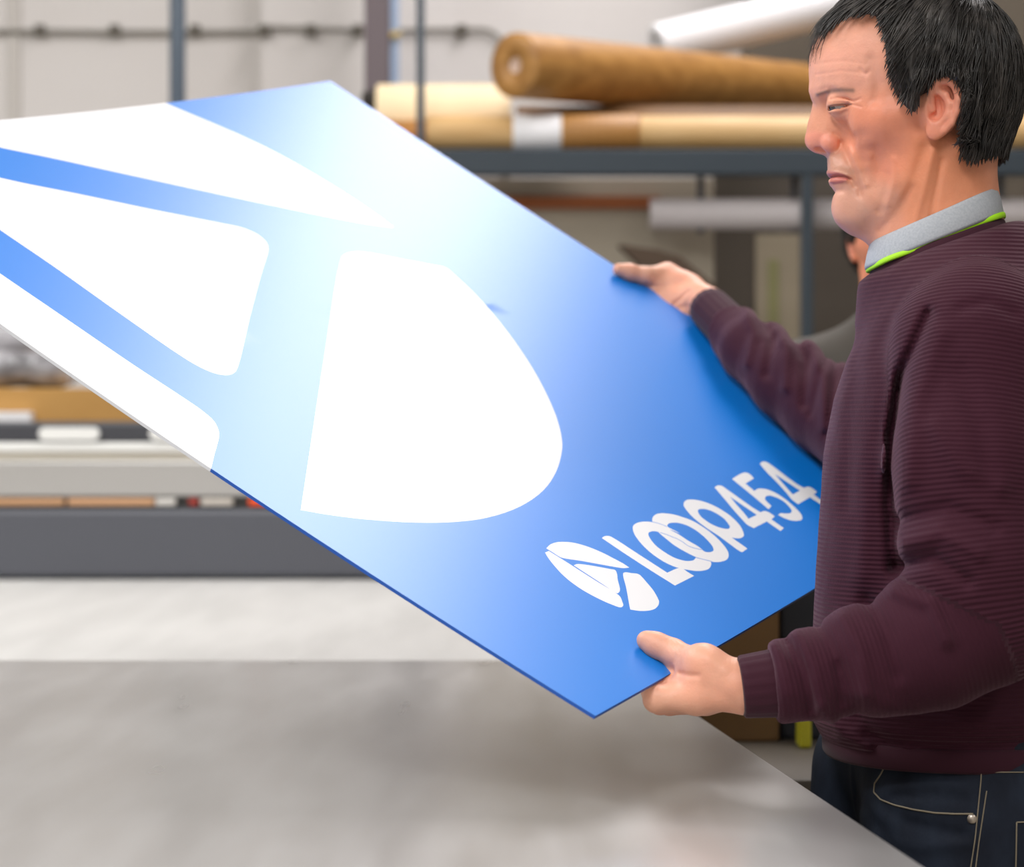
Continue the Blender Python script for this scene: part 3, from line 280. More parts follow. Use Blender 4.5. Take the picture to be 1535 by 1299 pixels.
# bridge of the printer with its rails
al = new_mat('aluminium_rail', srgb('b9b7b4'), .35, metal=.5); whitep = new_mat('white_plastic', (.85,.85,.82), .4)
cream = new_mat('cream_strip', srgb('d9d2c3'), .5); dgrey = new_mat('bridge_grey', srgb('55575f'), .4)
g = empty('printer_bridge', (-1, 4.4, TZ), 'grey and aluminium machine bridge spanning the back of the printing table', 'printer bridge')
GY = 4.95; xl = -1.9; xr = at(600, 0, GY).x
def gz(py, Y=GY): return CAMZ-(py-CY)/F*Y
box('bridge_cover', (xl, GY, TZ+.002), (xr, GY+.33, gz(762)), dgrey, g, bevel=.012)
box('slot_panel', (xl, GY+.02, gz(762)), (xr, GY+.3, gz(744)), new_mat('slot_dark', srgb('33322f'), .6), g)
box('front_rail', (xl, GY+.01, gz(744)), (xr, GY+.3, gz(690)), al, g, bevel=.006)
box('cream_rail', (xl, GY+.015, gz(690)), (xr, GY+.28, gz(677.5)), cream, g, bevel=.002)
box('white_rail', (xl, GY, gz(677)), (xr, GY+.25, gz(663)), whitep, g, bevel=.004)
box('top_rail', (xl, GY+.01, gz(662)), (xr, GY+.25, gz(636)), darkm, g, bevel=.004)
for x0, x1 in ((-110, -22), (58, 149), (224, 316)):
    bm = bmesh.new(); zc = (gz(640)+gz(660))/2; rr = (gz(640)-gz(660))/2; a, b = at(x0, 0, GY).x+rr, at(x1, 0, GY).x-rr
    ring = [(b+rr*math.cos(t), zc+rr*math.sin(t)) for t in np.linspace(-math.pi/2, math.pi/2, 12)]+[(a+rr*math.cos(t), zc+rr*math.sin(t)) for t in np.linspace(math.pi/2, 3*math.pi/2, 12)]
    lo_ = [bm.verts.new((x, GY-.004, z)) for x, z in ring]; hi_ = [bm.verts.new((x, GY+.02, z)) for x, z in ring]
    bm.faces.new(lo_); bm.faces.new(hi_[::-1])
    for i in range(len(ring)): bm.faces.new((lo_[i], hi_[i], hi_[(i+1) % len(ring)], lo_[(i+1) % len(ring)]))
    bmesh.ops.recalc_face_normals(bm, faces=bm.faces); me = bpy.data.meshes.new('oval_cover'); bm.to_mesh(me); bm.free(); link('oval_cover', me, g, whitep)
for x0, x1, c in ((-40, 95, 'c79a72'), (100, 230, 'd1a27a'), (232, 262, 'dcd8d2'), (282, 296, 'a3352a'), (300, 348, 'cfc7bd'), (372, 402, 'ff5a28')):
    box('slot_fitting', (at(x0, 0, GY).x, GY+.008, gz(757.5)), (at(x1, 0, GY).x, GY+.03, gz(747)), new_mat('fitting_'+c, srgb(c), .5), g, bevel=.003)
for y in (GY+.15,):
    box('bridge_foot', (xl-.1, y-.14, TZ-.0035), (xl+.02, y+.15, gz(700)), darkm, g, bevel=.005)
    box('bridge_foot', (xr-.02, y-.15, TZ-.0035), (xr+.08, y+.15, gz(700)), darkm, g, bevel=.005)

# things behind the bridge on the left
crd = new_mat('cardboard', srgb('b98a48'), .7); mottle(crd, srgb('b48645'), srgb('c39552'), 4)
tanp = new_mat('tan_paper', srgb('cdb387'), .6); paper = new_mat('white_paper', (.85,.85,.87), .6)
stm = new_mat('stand_steel', srgb('6a6c70'), .5)
SY = 5.42
def gz2(py): return CAMZ-(py-CY)/F*SY
b1 = empty('storage_bench', (-.9, SY+.3, 0), 'low grey bench behind the machine bridge under the cardboard box', 'bench')
box('bench_top', (at(-320,0,SY).x, SY-.02, gz2(640)), (at(560,0,SY).x, SY+.6, gz2(632)), stm, b1, bevel=.003)
for x in (at(-300,0,SY).x, at(540,0,SY).x-.05):
    box('leg', (x, SY+.5, 0), (x+.05, SY+.55, gz2(640)), stm, b1, bevel=.003)
    box('leg', (x, SY, 0), (x+.05, SY+.04, gz2(640)), stm, b1, bevel=.003)
def carton(name, lo, hi, mat, label, cat='cardboard box', tape=None):
    r = empty(name, ((lo[0]+hi[0])/2, (lo[1]+hi[1])/2, lo[2]), label, cat)
    box('box_body', lo, hi, mat, r, bevel=.004)
    xm = (lo[0]+hi[0])/2
    box('packing_tape', (lo[0]-.001, (lo[1]+hi[1])/2-.025, hi[2]-.0005), (hi[0]+.001, (lo[1]+hi[1])/2+.025, hi[2]+.001), tape or tanp, r)
    return r
carton('cardboard_box', (at(-260,0,SY).x, SY+.04, gz2(632)), (at(240,0,SY).x, SY+.35, gz2(581)), crd, 'flat tan cardboard box lying behind the machine bridge on the left')
o = box('paper_pad', (at(-120,0,SY).x, SY-.015, gz2(632)+.0), (at(46,0,SY).x, SY+.035, gz2(617)), paper, bevel=.002)
tag(o, 'small stack of white paper lying in front of the tan cardboard box', 'paper stack')
# film wrapped bundle above the box
film = new_mat('plastic_wrap', srgb('9a989a'), .25, spec=.6); mottle(film, srgb('4d4a4c'), srgb('cac8cc'), 9, stretch=(1,1,1.6), bump=.5, bscale=14, dist=.02)
for k, (px, py, r, yy, lb) in enumerate(((-70, 548, 30, SY+.12, 'front'), (-90, 545, 33, SY+.27, 'rear'), (-60, 500, 28, SY+.195, 'top'))):
    c = at(px, py, yy); rad = r/F*yy; bm = bmesh.new()
    zc = (gz2(581)+rad if k < 2 else gz2(581)+rad*2.75)
    pts = [(c.x-.6+.05*i, yy, zc) for i in range(25)]; xe = at((105, 112, 60)[k], 0, yy).x
    pts = [(xe-.9+.045*i, yy, zc) for i in range(21)]
    tube_mesh(pts, [rad*(.93+.07*math.sin(i*1.7+k)) if i < 20 else rad*.7 for i in range(21)], 24, bm=bm)
    bmesh.ops.recalc_face_normals(bm, faces=bm.faces); me = bpy.data.meshes.new('wrapped_roll'); bm.to_mesh(me); bm.free()
    o = link('wrapped_roll', me, None, film)
    tag(o, {'front': 'grey roll in crumpled plastic wrap at the front on the cardboard box', 'rear': 'grey roll in crumpled plastic wrap at the rear on the cardboard box', 'top': 'grey plastic wrapped roll lying on top of two others'}[lb], 'wrapped roll', 'plastic wrapped rolls on the cardboard box')

# ------------------------------------------------------------------ storage rack on the right with paper rolls
rackm = new_mat('rack_blue_grey', srgb('2f3a43'), .45); RY = 5.45
def rz(py, Y=RY): return CAMZ-(py-CY)/F*Y
rack = empty('storage_rack', (1.0, 5.7, 0), 'dark blue grey steel storage rack carrying long paper rolls', 'storage rack')
x0r = at(622,0,RY).x; x1r = 3.0
box('front_beam', (x0r, RY, rz(262)), (x1r, RY+.05, rz(223)), rackm, rack, bevel=.006)
box('rear_beam', (x0r, RY+.28, rz(237)), (x1r, RY+.32, rz(223)), rackm, rack, bevel=.006)
for x in (x0r+.25, .9, 1.8, 2.8): box('cross_bar', (x, RY+.05, rz(240)), (x+.04, RY+.28, rz(227)), rackm, rack, bevel=.003)
thin = at(630,0,RY).x
for (x, y) in ((thin, RY+.02),): tube('upright', [(x, y, 0), (x, y, 3.1)], .0100, rackm, rack, 16)
for (x, y) in ((x1r-.03, RY+.02), (x1r-.03, RY+.30)): box('upright', (x-.015, y-.015, 0), (x+.015, y+.015, 3.1), rackm, rack, bevel=.003)
xm2 = at(1211,0,RY).x
box('upright', (xm2-.013, RY+.002, 0), (xm2+.013, RY+.04, rz(262)), rackm, rack, bevel=.003)

postm = new_mat('blue_grey_post', srgb('56626f'), .45); mauve = new_mat('mauve_grey_paint', srgb('6d6266'), .55)
xpst = at(266,0,6.2).x
po = empty('support_post', (xpst, 6.2, 0), 'slim blue grey steel post in front of the pale wall', 'post')
tube('post_shaft', [(xpst, 6.2, .01), (xpst, 6.2, H-.01)], 12/F*6.2, postm, po, 24)
box('base_plate', (xpst-.08, 6.12, 0), (xpst+.08, 6.28, .012), postm, po, bevel=.002)
x1, x2 = at(546,0,6.8).x, at(582,0,6.8).x
ic = empty('steel_column', ((x1+x2)/2, 6.85, 0), 'mauve grey steel column beside the pilaster of the pale wall', 'column')
box('front_flange', (x1, 6.8, .012), (x2, 6.812, H-.01), mauve, ic, bevel=.002); box('rear_flange', (x1, 6.93, .012), (x2, 6.942, H-.01), mauve, ic, bevel=.002)
box('web', ((x1+x2)/2-.005, 6.812, .012), ((x1+x2)/2+.005, 6.93, H-.01), mauve, ic)
box('base_plate', (x1-.05, 6.76, 0), (x2+.05, 6.98, .012), mauve, ic)
# pale blue conduit with yellow tag beside the column
cb = new_mat('pale_blue_pipe', srgb('9db2cf'), .5); yel = new_mat('yellow_plastic', srgb('d9b53a'), .5)
pb = empty('blue_pipe', (at(591,0,7.2).x, 7.2, 0), 'pale blue vertical pipe on the wall right of the mauve column', 'pipe')
tube('pipe', [(at(591,0,7.2).x, 7.2, 0), (at(591,0,7.2).x, 7.2, H)], .015, cb, pb)
tube('valve_handle', [(at(572,52,7.14).x, 7.165, at(572,52,7.14).z), (at(592,50,7.14).x, 7.165, at(592,50,7.14).z), (at(600,47,7.14).x, 7.165, at(600,47,7.14).z)], [.006,.010,.006], yel, pb)['label'] = 'yellow lever handle'

# wall conduit with clips
cond = new_mat('grey_conduit', srgb('8b877f'), .5); clipm = new_mat('clip_dark', srgb('5d574c'), .5)
cr_ = empty('wall_conduit', (at(400,47,WY).x, WY-.02, at(0,47,WY).z), 'thin grey electrical conduit running along the top of the pale wall', 'conduit')
Yc = WY-.02; Yp = WY-.16
path = [(-300,46,Yc),(60,47,Yc),(170,48,Yc),(300,48,Yc),(384,48,Yc),(389,44,Yp),(400,41,Yp),(470,43,Yp),(540,45,Yp),(549,47,Yc),(620,45,Yc),(700,44,Yc)]
for t in np.linspace(0, math.pi/2, 8): path.append((722+34*math.sin(t), 78-34*math.cos(t), Yc))
path += [(757,110,Yc),(758,330,Yc)]
tube('conduit_pipe', [at(*p) for p in path], .0075, cond, cr_, 12)
for px, Y in ((60, Yc), (172, Yc), (292, Yc), (396, Yp), (466, Yp), (537, Yp), (692, Yc)):
    p = at(px, 46, Y); box('pipe_clip', (p.x-.016, p.y-.013, p.z-.016), (p.x+.016, p.y+.015, p.z+.018), clipm, cr_, bevel=.004)

# paper rolls
kraft = new_mat('kraft_paper', srgb('a9763a'), .5); mottle(kraft, srgb('94662f'), srgb('b88747'), 5, stretch=(1,6,6))
tan2 = new_mat('tan_tube', srgb('c9a46c'), .5); mottle(tan2, srgb('bd9458'), srgb('d3b07c'), 6, stretch=(.6,4,4))
creamr = new_mat('cream_paper', srgb('ecd6ae'), .6); orange = new_mat('orange_kraft', srgb('c48a47'), .6)
pinkw = new_mat('roll_core', srgb('e8d0c0'), .6)
top = rz(223)+.0005
# big kraft roll leaning back over the others
a = at(771, 98, RY-.02); b = at(1330, 150, 6.56); d = (b-a).normalized()
kr = empty('kraft_paper_roll', a, 'thick brown kraft paper roll with creased skin lying across the top of the rack', 'paper roll', 'paper rolls on the rack')
hollow_roll('roll_paper', a, b, .0775, kraft, kr, wall=.058)
hollow_roll('roll_core', a+d*.004, b-d*.004, .0193, pinkw, kr, wall=.006)
shadow_roll = empty('kraft_paper_roll', (at(780,0,5.72).x, 5.68, top+.067), 'added dark brown roll filling the shadow gap behind the tan cardboard tube', 'paper roll', 'paper rolls on the rack')
hollow_roll('roll_paper', (at(774,0,5.68).x, 5.68, top+.067), (2.4, 5.68, top+.067), .0665, mottle(new_mat('gap_shadow_brown', (.2,.1,.05), .6), srgb('5d4022'), srgb('75522c'), 5), shadow_roll, wall=.03)  # added roll; its dark brown stands in for shadow between the rolls
# tan tube
ra = 27/F*5.51
t = at(955, 0, 5.51); zt = top+ra
tt = empty('cardboard_tube', (t.x, 5.51, zt), 'long tan cardboard tube with white label and brown packing tape lying on the rack beam', 'cardboard tube', 'paper rolls on the rack')
hollow_roll('tube_body', (at(640,0,5.51).x, 5.51, zt), (2.0, 5.51, zt), ra, tan2, tt, wall=.005)
def sleeve_(name, pa, pb, rr, mat, parent, z, Y): return hollow_roll(name, (at(pa,0,Y).x, Y, z), (at(pb,0,Y).x, Y, z), rr, mat, parent, wall=rr-ra+.0006)
sleeve_('white_label', 769, 841, ra+.002, paper, tt, zt, 5.51)['label'] = 'white paper label'
stripe = new_mat('brown_tape', srgb('a8702f'), .45)
n_, l_, b_ = nodes(stripe); tc = n_.new('ShaderNodeTexCoord'); wv = n_.new('ShaderNodeTexWave'); wv.bands_direction = 'X'; wv.inputs['Scale'].default_value = 16; wv.inputs['Distortion'].default_value = 1
rp = n_.new('ShaderNodeValToRGB'); rp.color_ramp.elements[0].color = (*srgb('8a5a22'),1); rp.color_ramp.elements[1].color = (*srgb('c08d4c'),1)
l_.new(tc.outputs['Object'], wv.inputs['Vector']); l_.new(wv.outputs['Fac'], rp.inputs['Fac']); l_.new(rp.outputs[0], b_.inputs['Base Color'])
sleeve_('packing_tape', 843, 958, ra+.003, stripe, tt, zt, 5.51)['label'] = 'brown striped packing tape'
# cream roll behind on the left
rc = .096
cc = empty('cream_paper_roll', (at(565,0,5.72).x, 5.72, top+rc), 'wide cream paper roll with a tan lower band at the left end of the rack', 'paper roll', 'paper rolls on the rack')
hollow_roll('roll_paper', (at(566,0,5.72).x, 5.72, top+rc), (at(766,0,5.72).x, 5.72, top+rc), rc, creamr, cc, wall=.04)
cw = empty('wrapping_strip', (at(565,0,5.6).x, 5.6, top), 'tan cardboard cradle under the cream paper roll', 'cardboard cradle')
box('cradle_body', (at(570,0,5.6).x, 5.575, top-.0003), (at(765,0,5.6).x, 5.61, rz(180,5.58)), orange, cw, bevel=.004)
box('cradle_lip', (at(570,0,5.6).x, 5.565, top-.0003), (at(765,0,5.6).x, 5.5749, rz(200,5.58)), new_mat('deep_tan', srgb('9a5f2a'), .6), cw, bevel=.002)
blk = new_mat('black_rubber', srgb('2b241f'), .6)
o = tube('end_plug', [at(561,150,5.72)-Vector((.03,0,0)), at(566,150,5.72), at(567,150,5.72)+Vector((.03,0,0))], [.02,.03,.03], blk, cc); 
# white tube rising to the right
wt = empty('white_paper_roll', at(1000,78,6.2), 'thick white paper roll rising to the right behind the brown kraft roll', 'paper roll', 'paper rolls on the rack')
pa_, pb_ = at(985, 70, 6.25), at(1330, -14, 6.45)
hollow_roll('roll_paper', pa_, pb_, .060, paper, wt, wall=.03)

# lower bay of the rack
obr = new_mat('orange_board', srgb('a05a2c'), .6); bei = new_mat('beige_board', srgb('b3a998'), .7); lil = new_mat('pale_lilac_tube', srgb('bdb6b6'), .5)
LY = 5.62
p = empty('board_stack', (at(900,0,LY).x, LY+.2, 0), 'upright beige boards, upper part stands for shaded wall, orange brown edging under the rack beam', 'board stack')
box('beige_board', (at(700,0,LY).x, LY+.03, 0), (at(1072,0,LY).x, LY+.08, rz(265,LY)), bei, p, bevel=.003)  # raised to the beam; upper beige stands in for wall shaded by the shelf
box('edge_strip', (at(700,0,LY).x, LY, rz(312,LY)), (at(989,0,LY).x, LY+.0295, rz(294,LY)), obr, p, bevel=.003)['label'] = 'orange brown edge strip'
box('edge_bracket', (at(982,0,LY).x, LY+.002, rz(338,LY)), (at(990,0,LY).x, LY+.0295, rz(312,LY)), new_mat('bracket_grey', srgb('857e74'), .5), p)
o = tube('pale_tube', [(at(992,0,5.1).x, 5.53, rz(321,5.53)), (2.2, 5.53, rz(321,5.53))], 23/F*5.53, lil, None, 28)
br_ = empty('pale_roll', (at(992,0,5.53).x, 5.53, rz(321,5.53)), 'pale lilac grey roll lying level under the dark rack beam', 'paper roll')
o.name = 'roll_body'; o.parent = br_; o.matrix_parent_inverse = Matrix.Translation(-br_.location)
for px in (1050, 1190, 1500):
    x = at(px,0,5.53).x; box('hanging_strap', (x-.008, 5.53-.006, rz(350,5.53)), (x+.008, 5.53+.006, rz(262,5.53)), darkm, br_, bevel=.001)
cardd = new_mat('dark_cardboard', srgb('4d3c2d'), .7)
bm = bmesh.new(); pts = [at(928,366,5.46), at(985,374,5.46), at(1020,384,5.46), at(1075,430,5.46), at(1000,440,5.46), at(965,402,5.46)]
fr = [bm.verts.new(q) for q in pts]; bk = [bm.verts.new(q+Vector((0,.09,0))) for q in pts]; bm.faces.new(fr); bm.faces.new(bk[::-1])
for i in range(len(pts)): bm.faces.new((fr[i], bk[i], bk[(i+1) % len(pts)], fr[(i+1) % len(pts)]))
bmesh.ops.recalc_face_normals(bm, faces=bm.faces); me = bpy.data.meshes.new('cardboard_flap'); bm.to_mesh(me); bm.free()
cf = empty('open_carton', (at(1010,0,5.46).x, 5.5, 0), 'tall open carton with a dark brown lifted flap behind the far hand', 'carton')
link('carton_flap', me, cf, cardd)
box('carton_body', (at(985,0,5.46).x, 5.455, 0), (at(1076,0,5.46).x, 5.59, rz(440,5.46)), bei, cf, bevel=.003)
# dim cabinet fronts farther back on the right
cabm = new_mat('cabinet_grey_brown', srgb('50483f'), .6); cabl = new_mat('cabinet_pale', srgb('9c917c'), .6); cabg = new_mat('green_tint_panel', srgb('8b8a5e'), .6)
cb2 = empty('tall_cabinet', (at(1140,0,6.2).x, 6.25, 0), 'tall grey brown cabinet with a pale door behind the rack', 'cabinet')
box('cabinet_body', (at(1070,0,6.2).x, 6.2, 0), (at(1400,0,6.2).x, 6.6, rz(262,6.2)), cabm, cb2, bevel=.004)
box('door', (at(1132,0,6.2).x, 6.185, .1), (at(1198,0,6.2).x, 6.2, rz(352,6.2)), cabl, cb2, bevel=.003)['label'] = 'pale beige door'
box('sign_panel', (at(1150,0,6.2).x, 6.18, rz(520,6.2)), (at(1166,0,6.2).x, 6.185, rz(390,6.2)), cabg, cb2, bevel=.001)

# bench with boxes right of the table
bb = new_mat('brown_box_card', srgb('7a5a34'), .7); BY = 3.05  # brown card, darker than the tan cardboard box
tr = empty('side_bench', (at(1120,0,BY).x, 3.1, 0), 'low grey bench right of the printing table carrying a brown box', 'bench')
btop = new_mat('taupe_top', srgb('5f574d'), .6)
box('bench_top', (at(1040,0,BY).x, 2.72, .835), (at(1400,0,BY).x, 3.4, .8615), btop, tr, bevel=.004)
for x in (at(1046,0,BY).x, at(1380,0,BY).x):
    for y in (2.74, 3.35): box('leg', (x, y, 0), (x+.025, y+.025, .835), stm, tr, bevel=.002)
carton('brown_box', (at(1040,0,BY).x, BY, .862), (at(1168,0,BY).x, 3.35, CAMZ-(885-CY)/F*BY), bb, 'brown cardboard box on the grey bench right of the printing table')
nav = new_mat('navy_crate', srgb('24262e'), .6); yb = new_mat('yellow_plastic_case', srgb('c9c22c'), .5)
nv = empty('navy_crate', (at(1200,0,BY).x, BY+.1, .862), 'dark navy crate standing on the bench right of the brown box', 'crate')
box('crate_body', (at(1172,0,BY).x, BY+.02, .862), (at(1300,0,BY).x, 3.33, CAMZ-(850-CY)/F*BY), nav, nv, bevel=.006)
box('crate_rim', (at(1170,0,BY).x, BY+.012, CAMZ-(850-CY)/F*BY-.02), (at(1302,0,BY).x, 3.338, CAMZ-(850-CY)/F*BY+.002), darkm, nv, bevel=.003)
o = box('yellow_case', (at(1198,0,2.99).x, 2.985, .862), (at(1216,0,2.99).x, 3.03, CAMZ-(1076-CY)/F*2.99), yb, bevel=.004)
tag(o, 'small upright yellow case on the bench in front of the navy crate', 'case')
# ------------------------------------------------------------------ sculpting volume
class Vol:
    def __init__(s, lo, hi, h):
        s.lo = np.array(lo, float); s.h = h; s.n = np.ceil((np.array(hi)-s.lo)/h).astype(int)+1
        s.ax = [(s.lo[i]+h*np.arange(s.n[i])).astype(np.float32) for i in range(3)]
        s.f = np.full(s.n, 1., np.float32)
    def region(s, lo, hi):
        i0 = np.clip(np.floor((np.array(lo)-s.lo)/s.h).astype(int), 0, s.n-1); i1 = np.clip(np.ceil((np.array(hi)-s.lo)/s.h).astype(int)+1, 1, s.n)
        sl = tuple(slice(a, b) for a, b in zip(i0, i1))
        return sl, s.ax[0][sl[0]][:,None,None], s.ax[1][sl[1]][None,:,None], s.ax[2][sl[2]][None,None,:]
    def op(s, fn, lo, hi, k=.004, mode='add'):
        m = k+3*s.h; sl, x, y, z = s.region(np.array(lo)-m, np.array(hi)+m); v = s.f[sl]
        if v.size == 0: return
        d = fn(x, y, z).astype(np.float32)
        if mode == 'add': h = np.maximum(k-np.abs(v-d), 0)/k; s.f[sl] = np.minimum(v, d)-h*h*k*.25
        elif mode == 'sub': d = -d; h = np.maximum(k-np.abs(v-d), 0)/k; s.f[sl] = np.maximum(v, d)+h*h*k*.25
        else: h = np.maximum(k-np.abs(v-d), 0)/k; s.f[sl] = np.maximum(v, d)+h*h*k*.25
    def ell(s, c, r, k=.004, mode='add', R=None):
        c = np.array(c, float); r = np.array(r, float)
        def fn(x, y, z):
            p = [x-c[0], y-c[1], z-c[2]]
            if R is not None: p = [R[i][0]*p[0]+R[i][1]*p[1]+R[i][2]*p[2] for i in range(3)]
            k0 = np.sqrt((p[0]/r[0])**2+(p[1]/r[1])**2+(p[2]/r[2])**2); k1 = np.sqrt((p[0]/r[0]**2)**2+(p[1]/r[1]**2)**2+(p[2]/r[2]**2)**2)+1e-9
            return k0*(k0-1)/k1
        e = r if R is None else np.full(3, r.max()); s.op(fn, c-e, c+e, k, mode)
    def cone(s, a, b, ra, rb, k=.004, mode='add'):
        a = np.array(a, float); b = np.array(b, float); d = b-a; L = d@d+1e-12; m = max(ra, rb)
        def fn(x, y, z):
            px, py, pz = x-a[0], y-a[1], z-a[2]; t = np.clip((px*d[0]+py*d[1]+pz*d[2])/L, 0, 1)
            return np.sqrt((px-t*d[0])**2+(py-t*d[1])**2+(pz-t*d[2])**2)-(ra+(rb-ra)*t)
        s.op(fn, np.minimum(a, b)-m, np.maximum(a, b)+m, k, mode)
    def chain(s, P, r, k=.004, mode='add'):
        if not hasattr(r, '__len__'): r = [r]*len(P)
        for i in range(len(P)-1): s.cone(P[i], P[i+1], r[i], r[i+1], k, mode)
    def band(s, w):
        idx = np.nonzero(np.abs(s.f) < w); P = np.stack([s.ax[i][idx[i]] for i in range(3)], 1); return idx, P
    def mesh(s, f=None):
        f = s.f if f is None else f; h = s.h
        g = openvdb.FloatGrid(3*h); g.transform = openvdb.createLinearTransform(voxelSize=h)
        g.copyFromArray(np.ascontiguousarray(np.clip(f, -3*h, 3*h), np.float32)); g.gridClass = openvdb.GridClass.LEVEL_SET
        p, q = g.convertToQuads(isovalue=0.)
        return p.astype(float)+s.lo, q
def seg2(P, poly, closed=False):
    """distance of 2-D points to a polyline"""
    poly = np.array(poly, np.float32); d = np.full(len(P), 1e9, np.float32); n = len(poly)
    for i in range(n if closed else n-1):
        a, b = poly[i], poly[(i+1) % n]; e = b-a; t = np.clip(((P-a)@e)/(e@e+1e-9), 0, 1); d = np.minimum(d, np.hypot(P[:,0]-a[0]-t*e[0], P[:,1]-a[1]-t*e[1]))
    return d
def sd2(P, poly): d = seg2(P, poly, True); return np.where(pip(P, poly), -d, d)
def np_mesh(name, V, Q, mat=None, parent=None, smooth=True):
    me = bpy.data.meshes.new(name); V = np.asarray(V, np.float32); Q = np.asarray(Q, np.int32); k = Q.shape[1]
    me.vertices.add(len(V)); me.vertices.foreach_set('co', V.ravel()); me.loops.add(Q.size); me.loops.foreach_set('vertex_index', Q.ravel())
    me.polygons.add(len(Q)); me.polygons.foreach_set('loop_start', np.arange(0, Q.size, k, dtype=np.int32)); me.polygons.foreach_set('loop_total', np.full(len(Q), k, np.int32))
    me.update(calc_edges=True); smooth_shade(me, smooth)
    # outward normals
    p = V[Q]; n = np.cross(p[:,1]-p[:,0], p[:,2]-p[:,0]); vol = (p[:,0]*n).sum()
    if vol < 0: me.flip_normals()
    return link(name, me, parent, mat)
def set_attr(o, name, arr, typ='FLOAT'):
    a = o.data.attributes.new(name, 'FLOAT_COLOR' if typ == 'COLOR' else 'FLOAT', 'POINT')
    a.data.foreach_set('color' if typ == 'COLOR' else 'value', np.ascontiguousarray(arr, np.float32).ravel())
def noise3(P, s, seed=0):
    """cheap smooth value noise"""
    r = np.random.RandomState(seed); out = np.zeros(len(P), np.float32)
    for o_ in range(3):
        for _ in range(4):
            d = r.randn(3); d /= np.linalg.norm(d); out += np.sin((P@d)*s*2**o_*(.7+.6*r.rand())+r.rand()*6.28)/(2**o_)
    return out/7

# ------------------------------------------------------------------ head, sculpted in its own frame: a = back of head, b = up, c = away from the side seen
HY = 2.2; HO = atv((1370, 170), HY); _an = math.atan2((1370-CX)/F, 1)
EA = np.array([math.cos(_an), -math.sin(_an), 0]); EB = np.array([0, 0, 1.]); EC = np.array([math.sin(_an), math.cos(_an), 0])
CAMP = np.array([0, 0, CAMZ]); HR = np.stack([EA, EB, EC], 1)
def hl(px, py, c):
    """head coordinates of the point at lateral offset c that lies on this line of sight"""
    d = np.array([(px-CX)/F, 1, -(py-CY)/F]); t = (c-(CAMP-HO)@EC)/(d@EC); return (CAMP+t*d-HO)@HR
def hpix(L):
    """side-view coordinates of head points, mirrored onto the near side"""
    L = np.array(L, float).copy(); L[:,2] = -np.abs(L[:,2]); W = HO+L@HR.T; W = W-CAMP; return np.stack([CX+F*W[:,0]/W[:,1], CY-F*W[:,2]/W[:,1]], 1).astype(np.float32)
SPX = F/HY
HV = Vol((-.118, -.17, -.098), (.108, .125, .098), .00115)
def h0(px, py): return hl(px, py, 0)
